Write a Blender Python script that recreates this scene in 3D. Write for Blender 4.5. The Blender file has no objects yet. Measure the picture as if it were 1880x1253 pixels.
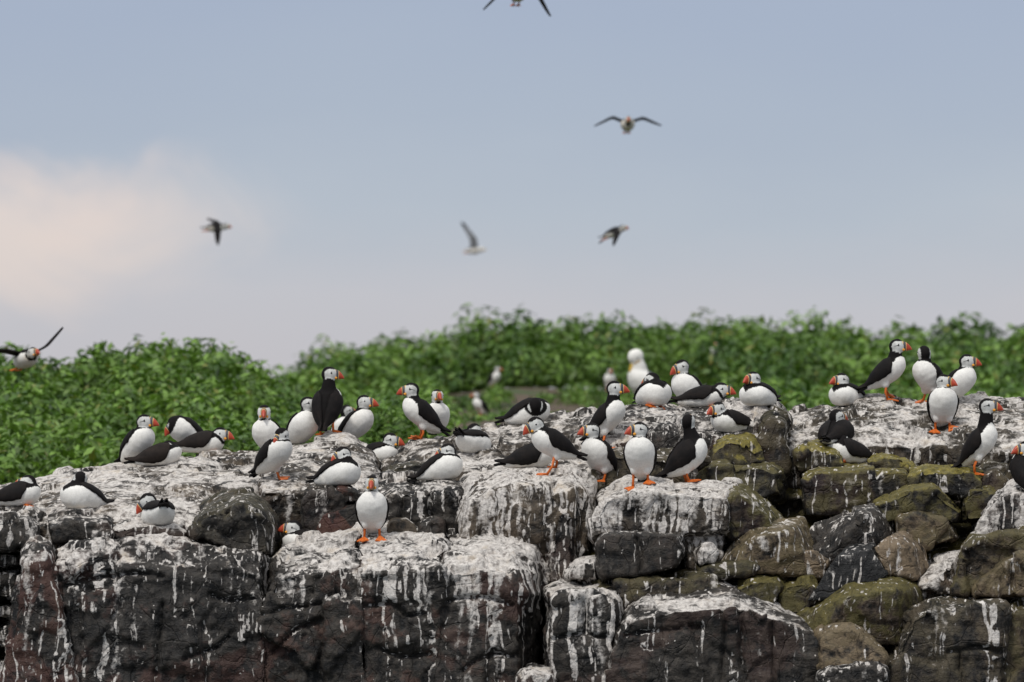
import bpy, bmesh, math
import numpy as np
from mathutils import Vector, Matrix, Quaternion

scene = bpy.context.scene
COL = scene.collection
R_ = math.radians

# ------------------------------------------------------------------ camera, sky, sun, exposure
D = 16.0            # metres from the camera to the reference plane Y = 0
K = 420.0           # photograph pixels per metre on that plane
HZ = 800.0          # photograph row of the horizon


def P(px, py, Y):
    s = (D + Y) / D / K
    return Vector(((px - 940.0) * s, Y, (HZ - py) * s))


cam_data = bpy.data.cameras.new('camera')
cam = bpy.data.objects.new('camera', cam_data)
COL.objects.link(cam)
cam.location = (0, -D, 0)
cam.rotation_euler = (R_(90), 0, 0)
cam_data.sensor_width = 36.0
cam_data.lens = 36.0 * D / (1880.0 / K)
cam_data.shift_y = (HZ - 626.5) / 1880.0
cam_data.clip_start = 0.1
cam_data.clip_end = 20000.0
cam_data.dof.use_dof = True
cam_data.dof.focus_distance = D - 0.15
cam_data.dof.aperture_fstop = 3.6
scene.camera = cam

SUN_EL, SUN_AZ = 52.0, -118.0      # azimuth of the sun measured in the XY plane from +X: behind the camera, to the left
sun_data = bpy.data.lights.new('sun', 'SUN')
sun_data.energy = 1.5
sun_data.angle = R_(10)
sun_data.color = (1.0, 0.965, 0.91)
sun = bpy.data.objects.new('sun', sun_data)
COL.objects.link(sun)
sdir = Vector((math.cos(R_(SUN_EL)) * math.cos(R_(SUN_AZ)), math.cos(R_(SUN_EL)) * math.sin(R_(SUN_AZ)), math.sin(R_(SUN_EL))))
sun.rotation_euler = sdir.to_track_quat('Z', 'Y').to_euler()
sun.location = sdir * 30

scene.view_settings.view_transform = 'Standard'
scene.view_settings.look = 'None'
scene.view_settings.exposure = 0.50
scene.view_settings.gamma = 1.0
scene.view_settings.use_curve_mapping = False


class NB:
    """small node-building helper"""
    def __init__(self, tree):
        self.t = tree; self.n = tree.nodes; self.l = tree.links

    def node(self, kind, **kw):
        nd = self.n.new(kind)
        for k, v in kw.items():
            setattr(nd, k, v)
        return nd

    def put(self, sock, v):
        if v is None: return
        if isinstance(v, bpy.types.NodeSocket): self.l.new(v, sock)
        else: sock.default_value = v

    def math(self, op, a, b=None, c=None, clamp=False):
        nd = self.node('ShaderNodeMath', operation=op, use_clamp=clamp)
        self.put(nd.inputs[0], a); self.put(nd.inputs[1], b); self.put(nd.inputs[2], c)
        return nd.outputs[0]

    def vmath(self, op, a, b=None):
        nd = self.node('ShaderNodeVectorMath', operation=op)
        self.put(nd.inputs[0], a); self.put(nd.inputs[1], b)
        return nd.outputs['Value'] if op in ('DOT_PRODUCT', 'LENGTH', 'DISTANCE') else nd.outputs[0]

    def noise(self, vec, scale, detail=2.0, rough=0.5, dist=0.0, out='Fac'):
        nd = self.node('ShaderNodeTexNoise')
        self.put(nd.inputs['Vector'], vec); nd.inputs['Scale'].default_value = scale
        nd.inputs['Detail'].default_value = detail; nd.inputs['Roughness'].default_value = rough
        nd.inputs['Distortion'].default_value = dist
        return nd.outputs[out]

    def smooth(self, v, a, b, lo=0.0, hi=1.0):
        nd = self.node('ShaderNodeMapRange', interpolation_type='SMOOTHSTEP')
        self.put(nd.inputs[0], v); nd.inputs[1].default_value = a; nd.inputs[2].default_value = b
        nd.inputs[3].default_value = lo; nd.inputs[4].default_value = hi
        return nd.outputs[0]

    def mix(self, f, a, b, mode='MIX'):
        nd = self.node('ShaderNodeMix', data_type='RGBA', blend_type=mode)
        nd.clamp_factor = True
        self.put(nd.inputs[0], f)
        for s, v in ((nd.inputs[6], a), (nd.inputs[7], b)):
            if isinstance(v, tuple) and len(v) == 3: v = (*v, 1.0)
            self.put(s, v)
        return nd.outputs[2]

    def scale(self, vec, s):
        nd = self.node('ShaderNodeMapping'); self.put(nd.inputs['Vector'], vec)
        nd.inputs['Scale'].default_value = s
        return nd.outputs[0]

    def attr(self, name, out='Fac'):
        return self.node('ShaderNodeAttribute', attribute_name=name).outputs[out]


world = bpy.data.worlds.new('World')
scene.world = world
world.use_nodes = True
wt = NB(world.node_tree)
wt.n.clear()
sky = wt.node('ShaderNodeTexSky', sky_type='NISHITA')
sky.sun_disc = False
sky.sun_elevation = R_(SUN_EL)
sky.sun_rotation = math.atan2(sdir.x, sdir.y)
sky.air_density = 1.0; sky.dust_density = 2.0; sky.ozone_density = 1.5
dirv = wt.node('ShaderNodeTexCoord').outputs['Generated']
sep = wt.node('ShaderNodeSeparateXYZ'); wt.l.new(dirv, sep.inputs[0])
el = sep.outputs['Z']
rot0 = wt.node('ShaderNodeMapping'); wt.l.new(wt.scale(dirv, (1.0, 1.0, 2.6)), rot0.inputs['Vector'])
rot0.inputs['Rotation'].default_value = (.4, .8, .6); rot0.inputs['Location'].default_value = (1.3, 4.7, 2.2)
warp = wt.noise(rot0.outputs[0], 8.0, 5.0, 0.5)
warp2 = wt.noise(wt.scale(dirv, (1.0, 1.0, 3.2)), 3.0, 3.0, 0.5)
e2 = wt.math('ADD', el, wt.math('MULTIPLY', wt.math('SUBTRACT', warp, 0.5), 0.05))
ramp = wt.node('ShaderNodeValToRGB')
wt.l.new(e2, ramp.inputs[0])
cr = ramp.color_ramp
stops = [(0.0, (.56, .55, .61)), (0.035, (.53, .54, .62)), (0.062, (.435, .49, .60)), (0.085, (.385, .443, .570)),
         (0.12, (.355, .413, .556)), (0.25, (.45, .51, .63)), (0.55, (.88, .92, .98)), (1.0, (1.25, 1.27, 1.28))]
cr.elements[0].position = stops[0][0]; cr.elements[0].color = (*stops[0][1], 1)
cr.elements[1].position = 1.0; cr.elements[1].color = (*stops[-1][1], 1)
for p_, c_ in stops[1:-1]:
    e_ = cr.elements.new(p_); e_.color = (*c_, 1)
deck = ramp.outputs[0]
# cumulus bank glowing pinkish low on the left, with fainter banks round the horizon
cd = Vector(((70 - 940) / K / D, 1.0, (HZ - 432) / K / D))
off = wt.vmath('SUBTRACT', dirv, tuple(cd.normalized()))
offs = wt.scale(off, (15.0, 15.0, 41.0))
ln = wt.vmath('LENGTH', offs)
rot_ = wt.node('ShaderNodeMapping'); wt.l.new(wt.scale(dirv, (1.0, 1.0, 1.5)), rot_.inputs['Vector'])
rot_.inputs['Rotation'].default_value = (.7, .5, .9); rot_.inputs['Location'].default_value = (3.1, 1.7, 5.3)
edge = wt.noise(rot_.outputs[0], 19.0, 6.0, 0.55, 0.6)
lnw = wt.math('ADD', ln, wt.math('MULTIPLY', wt.math('SUBTRACT', edge, 0.5), 1.7))
bank = wt.smooth(lnw, 0.10, 1.12, 1.0, 0.0)
far = wt.smooth(warp2, 0.60, 0.78, 0.0, 0.55)
low = wt.smooth(el, 0.04, 0.25, 1.0, 0.0)
far = wt.math('MULTIPLY', far, low)
cloudf = wt.math('MAXIMUM', bank, wt.math('MULTIPLY', far, 0.35))
cloudc = wt.mix(wt.smooth(warp, 0.35, 0.7), (.73, .65, .645), (.82, .675, .635))
deck2 = wt.mix(cloudf, deck, cloudc)
deck10 = wt.mix(1.0, deck2, (6.6, 6.45, 6.2), 'MULTIPLY')
skymix = wt.mix(0.86, sky.outputs[0], deck10)
bg = wt.node('ShaderNodeBackground'); bg.inputs['Strength'].default_value = 0.11
wt.l.new(skymix, bg.inputs['Color'])
wo = wt.node('ShaderNodeOutputWorld'); wt.l.new(bg.outputs[0], wo.inputs[0])


# ------------------------------------------------------------------ helpers
def tag(o, label=None, cat=None, group=None, kind=None):
    if label: o['label'] = label
    if cat: o['category'] = cat
    if group: o['group'] = group
    if kind: o['kind'] = kind
    return o


def empty(name, loc=(0, 0, 0), rz=0.0):
    o = bpy.data.objects.new(name, None); COL.objects.link(o)
    o.empty_display_size = 0.05
    o.location = loc; o.rotation_euler = (0, 0, rz)
    return o


def mesh_from(name, verts, faces, smooth=True):
    me = bpy.data.meshes.new(name)
    me.from_pydata([tuple(v) for v in verts], [], [tuple(f) for f in faces])
    if smooth: me.polygons.foreach_set('use_smooth', [True] * len(me.polygons))
    me.update()
    return me


def fast_mesh(name, V, F, smooth=True):
    """V (n,3), F (m,k) numpy arrays with k constant"""
    me = bpy.data.meshes.new(name)
    n, (m, k) = len(V), F.shape
    me.vertices.add(n); me.vertices.foreach_set('co', np.asarray(V, np.float32).ravel())
    me.loops.add(m * k); me.loops.foreach_set('vertex_index', np.asarray(F, np.int32).ravel())
    me.polygons.add(m); me.polygons.foreach_set('loop_start', np.arange(0, m * k, k, dtype=np.int32))
    if smooth: me.polygons.foreach_set('use_smooth', np.ones(m, bool))
    me.update(calc_edges=True)
    return me


def obj(name, me, mat=None, parent=None):
    o = bpy.data.objects.new(name, me); COL.objects.link(o)
    if mat: me.materials.append(mat)
    if parent: o.parent = parent
    return o


def fattr(me, name, arr):
    a = me.attributes.new(name, 'FLOAT', 'POINT'); a.data.foreach_set('value', np.asarray(arr, np.float32))


def cattr(me, name, arr):
    a = me.attributes.new(name, 'FLOAT_COLOR', 'POINT')
    c = np.ones((len(arr), 4), np.float32); c[:, :3] = arr
    a.data.foreach_set('color', c.ravel())


def coords(me):
    a = np.empty(len(me.vertices) * 3, np.float32); me.vertices.foreach_get('co', a)
    return a.reshape(-1, 3).astype(np.float64)


def normals(me):
    a = np.empty(len(me.vertices) * 3, np.float32); me.vertex_normals.foreach_get('vector', a)
    return a.reshape(-1, 3).astype(np.float64)


def h3(i, j, k, seed):
    h = (i * 374761393 + j * 668265263 + k * 1274126177 + seed * 974634777) & 0xffffffff
    h = ((h ^ (h >> 13)) * 1274126177) & 0xffffffff
    h = ((h ^ (h >> 16)) * 2246822519) & 0xffffffff
    return ((h ^ (h >> 15)) & 0xffffff) / float(0x1000000)


def vnoise(p, seed=0):
    f = np.floor(p).astype(np.int64); t = p - f
    t = t * t * (3 - 2 * t)
    out = np.zeros(len(p))
    for a in (0, 1):
        wa = t[:, 0] if a else 1 - t[:, 0]
        for b in (0, 1):
            wb = t[:, 1] if b else 1 - t[:, 1]
            for c in (0, 1):
                wc = t[:, 2] if c else 1 - t[:, 2]
                out += wa * wb * wc * h3(f[:, 0] + a, f[:, 1] + b, f[:, 2] + c, seed)
    return out * 2 - 1


def fbm(p, octv=4, seed=0, gain=0.5):
    out = np.zeros(len(p)); a = 1.0; s = 0
    for o in range(octv):
        out += a * vnoise(p * (2.03 ** o) + o * 17.3, seed + o); s += a; a *= gain
    return out / s


def facets(p, seed=0):
    """broken-rock facets: each jittered cell carries its own tilted plane; also the distance to the cell border"""
    f = np.floor(p).astype(np.int64)
    best = np.full(len(p), 9.0); second = np.full(len(p), 9.0); val = np.zeros(len(p))
    for a in (-1, 0, 1):
        for b in (-1, 0, 1):
            for c in (-1, 0, 1):
                i, j, k = f[:, 0] + a, f[:, 1] + b, f[:, 2] + c
                dx = i + h3(i, j, k, seed) - p[:, 0]; dy = j + h3(i, j, k, seed + 1) - p[:, 1]; dz = k + h3(i, j, k, seed + 2) - p[:, 2]
                d = dx * dx + dy * dy + dz * dz
                v = (h3(i, j, k, seed + 3) - .5) + 1.1 * (dx * (h3(i, j, k, seed + 4) - .5) + dy * (h3(i, j, k, seed + 5) - .5) + dz * (h3(i, j, k, seed + 6) - .5))
                near = d < best
                second = np.where(near, best, np.minimum(second, d))
                val = np.where(near, v, val); best = np.where(near, d, best)
    return val, np.sqrt(second) - np.sqrt(best)


def hull_into(bm, pts):
    vs = [bm.verts.new(p) for p in pts]
    r = bmesh.ops.convex_hull(bm, input=vs)
    dead = [g for g in set(r['geom_interior']) | set(r['geom_unused']) if isinstance(g, bmesh.types.BMVert) and g.is_valid]
    if dead: bmesh.ops.delete(bm, geom=dead, context='VERTS')


def evaluate_all(temps):
    """apply the modifiers of many temporary objects in one go"""
    dg = bpy.context.evaluated_depsgraph_get(); dg.update()
    out = []
    for o in temps:
        out.append(bpy.data.meshes.new_from_object(o.evaluated_get(dg)))
    for o in temps:
        me = o.data; bpy.data.objects.remove(o); bpy.data.meshes.remove(me)
    return out


def remesh_temp(bm, voxel, smooth_it):
    me = bpy.data.meshes.new('tmp'); bm.to_mesh(me); bm.free()
    o = bpy.data.objects.new('tmp', me); COL.objects.link(o)
    m = o.modifiers.new('r', 'REMESH'); m.mode = 'VOXEL'; m.voxel_size = voxel; m.use_smooth_shade = True
    if smooth_it:
        s = o.modifiers.new('s', 'SMOOTH'); s.factor = 0.5; s.iterations = smooth_it
    return o


def new_mat(name):
    m = bpy.data.materials.new(name); m.use_nodes = True
    nb = NB(m.node_tree); nb.n.clear()
    out = nb.node('ShaderNodeOutputMaterial')
    bs = nb.node('ShaderNodeBsdfPrincipled')
    nb.l.new(bs.outputs[0], out.inputs[0])
    return m, nb, bs, out


def bump(nb, bs, h, strength=0.5, dist=0.01, prev=None):
    b = nb.node('ShaderNodeBump'); b.inputs['Strength'].default_value = strength; b.inputs['Distance'].default_value = dist
    nb.put(b.inputs['Height'], h)
    if prev is not None: nb.l.new(prev, b.inputs['Normal'])
    if bs is not None: nb.l.new(b.outputs[0], bs.inputs['Normal'])
    return b.outputs[0]


# ------------------------------------------------------------------ materials
def rock_material():
    m, nb, bs, out = new_mat('whin_rock')
    geo = nb.node('ShaderNodeNewGeometry')
    pos = geo.outputs['Position']
    nz = nb.node('ShaderNodeSeparateXYZ'); nb.l.new(geo.outputs['Normal'], nz.inputs[0]); nz = nz.outputs['Z']
    n_big = nb.noise(pos, 3.2, 5, .55)
    n_mid = nb.noise(pos, 11.0, 4, .62, .3)
    n_fin = nb.noise(pos, 46.0, 4, .65)
    n_grn = nb.noise(pos, 170.0, 3, .6)
    layer = nb.noise(nb.scale(pos, (5.0, 7.0, 34.0)), 1.0, 4, .62, .6)
    # stone
    c = nb.mix(nb.smooth(n_mid, .32, .68), (.0065, .0068, .0075), (.026, .026, .0265))
    c = nb.mix(nb.smooth(n_fin, .5, .72, 0, .6), c, (.056, .055, .054))
    red = nb.math('MULTIPLY', nb.smooth(nb.math('ADD', nb.math('MULTIPLY', n_big, .6), nb.math('MULTIPLY', n_mid, .4)), .505, .57), nb.attr('red'))
    c = nb.mix(red, c, nb.mix(n_fin, (.036, .015, .014), (.078, .033, .028)))
    brn = nb.math('MULTIPLY', nb.smooth(nb.math('ADD', nb.math('MULTIPLY', n_mid, .65), nb.math('MULTIPLY', n_fin, .35)), .34, .62), nb.attr('brown'))
    c = nb.mix(brn, c, nb.mix(n_fin, (.085, .062, .040), (.235, .178, .118)))
    alg = nb.math('MULTIPLY', nb.smooth(nb.math('ADD', n_mid, nb.math('MULTIPLY', nz, .18)), .40, .62), nb.attr('algae'))
    c = nb.mix(alg, c, nb.mix(n_fin, (.026, .025, .010), (.112, .094, .038)))
    mosf = nb.math('ADD', nb.math('MULTIPLY', nz, .55), nb.math('ADD', nb.math('MULTIPLY', n_mid, .5), nb.math('MULTIPLY', n_fin, .4)))
    mos = nb.math('MULTIPLY', nb.smooth(mosf, .62, .86), nb.attr('moss'))
    c = nb.mix(mos, c, nb.mix(nb.smooth(n_fin, .3, .7), (.070, .062, .016), (.20, .165, .040)))
    # bird lime: a patchy crust on what faces up, runs down the faces, splashes
    S = lambda v, k: nb.math('MULTIPLY', nb.math('SUBTRACT', v, .5), k)
    def add(*a):
        r = a[0]
        for q in a[1:]: r = nb.math('ADD', r, q)
        return r
    upn = add(nb.math('MULTIPLY', nb.attr('up'), .62), nb.math('MULTIPLY', nz, .38))
    top = nb.smooth(add(upn, S(n_big, .5), S(n_mid, .35)), .18, .80)
    gu = nb.attr('guano')
    vt = add(nb.math('MULTIPLY', nb.math('MULTIPLY', top, gu), 1.10), nb.math('SUBTRACT', -.02, .46), S(n_mid, 2.3), S(n_fin, .75), S(layer, 1.6), S(n_big, 3.2))
    vt = nb.math('MULTIPLY', nb.smooth(vt, .42, 1.0), nb.smooth(gu, 0.0, .25))
    wob = nb.noise(pos, 6.0, 2, .5, 0, 'Color')
    pw = nb.vmath('ADD', pos, nb.vmath('MULTIPLY', nb.vmath('SUBTRACT', wob, (.5, .5, .5)), (.07, .07, .0)))
    below = nb.attr('below'); sd = nb.attr('side')
    fade = nb.math('POWER', 2.718, nb.math('MULTIPLY', below, -3.0))
    brk = nb.noise(nb.scale(pw, (9.0, 9.0, 3.0)), 1.0, 2, .5)
    wash = nb.noise(nb.scale(pw, (15.0, 15.0, .5)), 1.0, 2, .55)
    vw = add(nb.math('MULTIPLY', sd, nb.math('MULTIPLY', fade, .55)), S(wash, 2.2), S(n_fin, 1.2), S(brk, .8))
    vw = nb.smooth(vw, .56, 1.0, 0, .85)
    thin = nb.noise(nb.scale(pw, (46.0, 46.0, .30)), 1.0, 2, .5)
    vl = add(nb.math('MULTIPLY', sd, nb.math('ADD', nb.math('MULTIPLY', fade, .42), .06)), S(thin, 3.2), S(brk, 1.1), S(n_fin, .35))
    vl = nb.smooth(vl, .60, .78)
    fl = nb.noise(nb.scale(pw, (36.0, 36.0, 10.0)), 1.0, 2, .55)
    fl = nb.smooth(add(fl, nb.math('MULTIPLY', n_big, .16)), .80, .82)
    vs = nb.math('MULTIPLY', nb.math('MAXIMUM', nb.math('MAXIMUM', vw, vl), fl), nb.smooth(sd, 0.0, .25))
    w = nb.math('MAXIMUM', vt, vs)
    wc = nb.mix(nb.smooth(n_fin, .30, .60), (.285, .26, .242), (.60, .568, .535))
    wc = nb.mix(nb.smooth(n_mid, .55, .78, 0, .5), wc, (.42, .33, .22))
    c = nb.mix(nb.math('MULTIPLY', w, nb.smooth(n_grn, .25, .6, .72, 1.0)), c, wc)
    nb.l.new(c, bs.inputs['Base Color'])
    rg = nb.math('ADD', nb.math('MULTIPLY', w, .28), nb.smooth(n_fin, .3, .7, .46, .70))
    nb.l.new(rg, bs.inputs['Roughness'])
    bs.inputs['Specular IOR Level'].default_value = 0.20
    # broken surface: terraced noise gives chipped steps, cell borders give hairline cracks
    chip = nb.math('MULTIPLY', add(n_mid, nb.math('MULTIPLY', n_big, .5)), 9.0)
    fr_ = nb.math('FRACT', chip)
    step = nb.math('ADD', nb.math('SUBTRACT', chip, fr_), nb.smooth(fr_, .38, .62))
    vo = nb.node('ShaderNodeTexVoronoi', feature='DISTANCE_TO_EDGE'); vo.inputs['Scale'].default_value = 6.5
    nb.l.new(nb.vmath('ADD', nb.scale(pos, (1, 1, .7)), nb.vmath('MULTIPLY', nb.vmath('SUBTRACT', wob, (.5, .5, .5)), (.10, .10, .10))), vo.inputs['Vector'])
    hair = nb.smooth(vo.outputs['Distance'], 0.0, .022, -1.2, 0.0)
    hgt = add(nb.math('MULTIPLY', n_fin, .7), nb.math('MULTIPLY', step, .30), nb.math('MULTIPLY', layer, .6), nb.math('MULTIPLY', hair, .5))
    b1 = bump(nb, None, hgt, .6, .015)
    bump(nb, bs, n_grn, .5, .004, b1)
    return m


MAT_ROCK = rock_material()


def plain(name, col, rough=.6, var=.25, scale=60.0, attr=None, spec=.3):
    m, nb, bs, out = new_mat(name)
    pos = nb.node('ShaderNodeTexCoord').outputs['Object']
    n = nb.noise(pos, scale, 4, .6)
    base = nb.attr(attr, 'Color') if attr else (*col, 1)
    f = nb.smooth(n, .25, .75, 1 - var, 1 + var * .6)
    mul = nb.node('ShaderNodeVectorMath', operation='SCALE')
    nb.put(mul.inputs[0], base if attr else col); nb.l.new(f, mul.inputs['Scale'])
    nb.l.new(mul.outputs[0], bs.inputs['Base Color'])
    bs.inputs['Roughness'].default_value = rough
    bs.inputs['Specular IOR Level'].default_value = spec
    return m, nb, bs


MAT_PLUM, nb_, bs_ = plain('plumage', None, .85, .10, 140.0, 'col', .12)
pp = nb_.node('ShaderNodeTexCoord').outputs['Object']
bump(nb_, bs_, nb_.noise(nb_.scale(pp, (1, 1, 1)), 190.0, 3, .6), .35, .003)
MAT_WING, nb_, bs_ = plain('wing_feathers', None, .75, .30, 90.0, 'col', .14)
MAT_BILL, nb_, bs_ = plain('bill_orange', (.40, .055, .024), .42, .22, 120.0, None, .4)
MAT_PLATE, nb_, bs_ = plain('bill_slate', (.060, .062, .075), .5, .2, 120.0, None, .4)
MAT_RIDGE, nb_, bs_ = plain('bill_ridge_yellow', (.62, .42, .16), .5, .15, 120.0, None, .4)
MAT_ROSE, nb_, bs_ = plain('gape_yellow', (.68, .30, .03), .5, .15, 120.0, None, .4)
MAT_LEG, nb_, bs_ = plain('leg_orange', (.56, .125, .016), .5, .18, 120.0, None, .4)
MAT_EYE, nb_, bs_ = plain('eye_dark', (.012, .010, .010), .25, .1, 120.0, None, .5)
MAT_GBILL, nb_, bs_ = plain('gull_bill', (.55, .36, .05), .5, .1, 60.0, None, .4)

# ------------------------------------------------------------------ rocks
ROCKS = []      # (name, parent?, label, hulls, attributes)


def at(Y, *pts):
    return [(x, y, Y) for x, y in pts]


def rock(name, hulls, label=None, g=.8, s=.8, algae=0.0, moss=0.0, red=.25, brown=.15, vox=.0112, amp=1.0, sm=2, cracks=()):
    if name == 'boulder': amp *= .8; sm = 0; vox = .0098
    ROCKS.append(dict(name=name, hulls=hulls, label=label, g=g, s=s, algae=algae, moss=moss, red=red, brown=brown, vox=vox, amp=amp, sm=sm, cracks=cracks))


# --- bedrock of the outcrop, from the back edge down to the sea
rock('bedrock', [
    at(-1.2, (-500, 1345), (2400, 1345), (2400, 1420), (-500, 1420)) + at(-1.9, (-500, 1950), (2400, 1950)) + at(2.0, (-500, 1345), (2400, 1345), (-500, 1950), (2400, 1950)),
    at(-.50, (-400, 1030), (1010, 1030), (1010, 1362), (-400, 1362)) + at(-.05, (-400, 930), (1010, 915)) + at(1.0, (-400, 950), (1010, 850), (1010, 1362), (-400, 1362)),
    at(-.80, (1000, 1120), (2200, 1120), (1000, 1362), (2200, 1362)) + at(-.45, (1000, 1000), (2200, 985)) + at(1.2, (1000, 860), (2200, 850), (2200, 1362), (1000, 1362)),
    at(-.10, (1000, 915), (2200, 905)) + at(.45, (1000, 830), (2200, 820)) + at(1.4, (1000, 820), (2200, 800), (1000, 1000), (2200, 1000)),
], g=.35, s=.4, algae=.75, moss=.5, vox=.045, sm=2)

# --- left slab and the small blocks along its foot
rock('rock_slab', [at(.62, (-300, 948), (40, 906), (75, 888), (115, 868), (150, 862), (220, 850), (330, 832), (440, 831), (505, 834))
     + at(1.0, (-300, 990), (100, 900), (330, 860), (505, 860), (505, 1050), (-300, 1080))
     + at(-.15, (-200, 960), (30, 930), (100, 908), (330, 893), (520, 890))
     + at(-.66, (-150, 985), (60, 962), (130, 956), (220, 962), (345, 972), (505, 972))
     + at(-.58, (-200, 1070), (505, 1060))], g=1.05, s=.9, red=.15, brown=.55, amp=.8)
rock('boulder', [at(-.88, (-160, 960), (0, 950), (50, 950), (72, 965), (70, 1000), (40, 1012), (-160, 1012)) + at(-.45, (-160, 940), (0, 933), (60, 932), (80, 945), (80, 1000), (-160, 1000))],
     'grey rounded boulder at the left edge under a resting puffin', g=.85, s=1.0)
rock('boulder', [at(-.86, (88, 968), (130, 958), (196, 958), (203, 985), (100, 995)) + at(-.5, (80, 945), (110, 934), (195, 938), (215, 950), (210, 990), (85, 990))],
     'low grey block below the white breasted puffin with black head turned away', g=.85, s=.9)
rock('boulder', [at(-.84, (206, 975), (250, 962), (330, 968), (340, 985), (215, 990)) + at(-.55, (205, 960), (260, 950), (340, 955), (345, 985), (205, 985))],
     'pale flat stone under the puffin showing its white rump', g=1.1, s=1.0)
rock('boulder', [at(-.90, (352, 978), (385, 945), (440, 928), (478, 945), (494, 985), (496, 1022), (430, 1012), (360, 985))
     + at(-.45, (345, 965), (370, 926), (412, 904), (463, 898), (492, 923), (511, 958), (516, 1000), (505, 1030), (345, 1000))],
     'big dark boulder with a mossy right edge set into the pale slab', g=.08, s=.55, algae=.10, moss=.10, red=.2, amp=1.0)
# --- left edge stack
for i_, (y0, y1, gg) in enumerate(((1012, 1042, .9), (1044, 1100, .5), (1104, 1140, .9), (1143, 1200, .3), (1204, 1400, .3))):
    rock('rock_block', [at(-.78 - .02 * (i_ % 2), (-160, y0 + 8), (34 - 4 * i_, y0 + 6), (40 - 5 * i_, y1 - 3), (-160, y1 - 2)) + at(-.45, (-160, y0), (45, y0), (45, y1), (-160, y1))],
         g=gg, s=1.0, red=.3)
# --- the two big cliffs
rock('rock_pillar', [at(-1.08, (44, 1040), (82, 1032), (86, 1066), (106, 1105), (114, 1180), (140, 1262), (146, 1362), (-10, 1362), (8, 1253), (28, 1130))
     + at(-.95, (54, 998), (70, 989), (90, 998)) + at(-.65, (48, 1000), (70, 990), (98, 998), (100, 1362), (-10, 1362))], g=.8, s=1.0, red=.8)
rock('rock_cliff', [at(-1.05, (104, 1052), (200, 1040), (300, 1040), (400, 1040), (484, 1056), (476, 1127), (490, 1362), (158, 1362), (150, 1252), (128, 1172))
     + at(-.94, (104, 1012), (130, 1002), (200, 994), (300, 992), (400, 990), (486, 1012)) + at(-.55, (100, 992), (128, 982), (200, 975), (290, 974), (400, 972), (505, 1000), (505, 1362), (110, 1362))],
     g=.95, s=1.05, red=.55, brown=.1, amp=1.25,
     cracks=([(300, 1110), (290, 1190), (285, 1260)], [(120, 1075), (160, 1062), (260, 1052), (300, 1060)], [(430, 1160), (400, 1190), (340, 1210)], [(385, 1090), (420, 1105), (465, 1100)]))
rock('rock_cliff', [at(-1.06, (486, 1066), (560, 1052), (662, 1054), (676, 1180), (680, 1362), (466, 1362), (470, 1130))
     + at(-.98, (504, 1030), (577, 1024), (657, 1020)) + at(-.70, (530, 993), (600, 985), (657, 978)) + at(-.55, (515, 998), (545, 987), (600, 976), (650, 967), (665, 967), (665, 1362), (480, 1362)),
     at(-1.13, (600, 1106), (668, 1094), (678, 1362), (590, 1362)) + at(-.9, (600, 1100), (668, 1090), (674, 1362), (590, 1362))],
     g=1.1, s=.85, red=.6, amp=1.1,
     cracks=([(470, 1130), (520, 1120), (590, 1110)], [(500, 1200), (540, 1160), (590, 1135)]))
rock('rock_cliff', [at(-1.12, (660, 1052), (740, 1046), (816, 1048), (813, 1108), (805, 1172), (801, 1362), (664, 1362))
     + at(-1.0, (662, 1024), (740, 1018), (814, 1018)) + at(-.50, (655, 966), (700, 958), (760, 966), (818, 966), (815, 1362), (660, 1362))],
     g=1.15, s=1.2, red=.7, amp=1.0, cracks=([(668, 1112), (720, 1110), (740, 1130), (780, 1130)], [(690, 1190), (740, 1205), (790, 1200)]))
rock('rock_cliff', [at(-1.10, (816, 1054), (880, 1048), (925, 1060), (950, 1110), (950, 1230), (944, 1362), (795, 1362), (797, 1172), (806, 1108))
     + at(-.98, (820, 1020), (880, 1016), (935, 1024), (966, 1056)) + at(-.68, (985, 1000), (1004, 1050), (1002, 1230), (990, 1362)) + at(-.48, (822, 966), (880, 968), (945, 968), (1000, 985), (1010, 1060), (1005, 1362), (810, 1362))],
     g=1.15, s=1.35, red=.5, amp=1.0, cracks=([(820, 1105), (880, 1095), (940, 1110)], [(850, 1230), (900, 1200), (950, 1205)]))
# --- wall behind the front facing puffin
rock('rock_slab', [at(.66, (474, 840), (520, 816), (580, 802), (640, 798), (676, 811), (694, 846)) + at(.95, (474, 880), (690, 880), (690, 1000), (474, 1000))
     + at(-.05, (480, 872), (560, 860), (640, 856), (690, 872)) + at(-.40, (482, 905), (560, 905), (640, 900), (690, 905)) + at(-.35, (482, 1000), (690, 1000))], g=1.0, s=.8, brown=.4, amp=.9)
rock('boulder', [at(-.56, (556, 925), (572, 905), (606, 902), (628, 922), (630, 950), (600, 978), (560, 975)) + at(-.25, (552, 915), (580, 894), (615, 895), (635, 915), (630, 980), (555, 980))],
     'black blocky boulder just below the sitting puffin with tucked head', g=.25, s=.6, red=.1)
rock('boulder', [at(-.60, (575, 975), (592, 945), (650, 930), (680, 935), (680, 975), (640, 985), (580, 985)) + at(-.3, (585, 940), (615, 920), (690, 915), (690, 985), (580, 985))],
     'plain reddish brown slab behind the legs of the front facing puffin', g=.25, s=.25, red=1.6, amp=.5)
rock('boulder', [at(-.55, (610, 905), (625, 896), (652, 902), (665, 925), (620, 925)) + at(-.3, (605, 895), (655, 893), (672, 920), (610, 925))],
     'small red stone under the sitting puffin beside the gap', g=.35, s=.3, red=1.6)
rock('rock_block', [at(-.50, (680, 930), (715, 905), (780, 902), (852, 905), (858, 985), (680, 985)) + at(-.40, (690, 905), (730, 892), (800, 888), (852, 888)) + at(-.02, (690, 880), (760, 872), (860, 870), (860, 985), (680, 985))],
     g=.75, s=1.0, red=.5, amp=1.3, cracks=([(735, 895), (740, 940), (730, 985)], [(785, 890), (790, 960)]))
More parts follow.
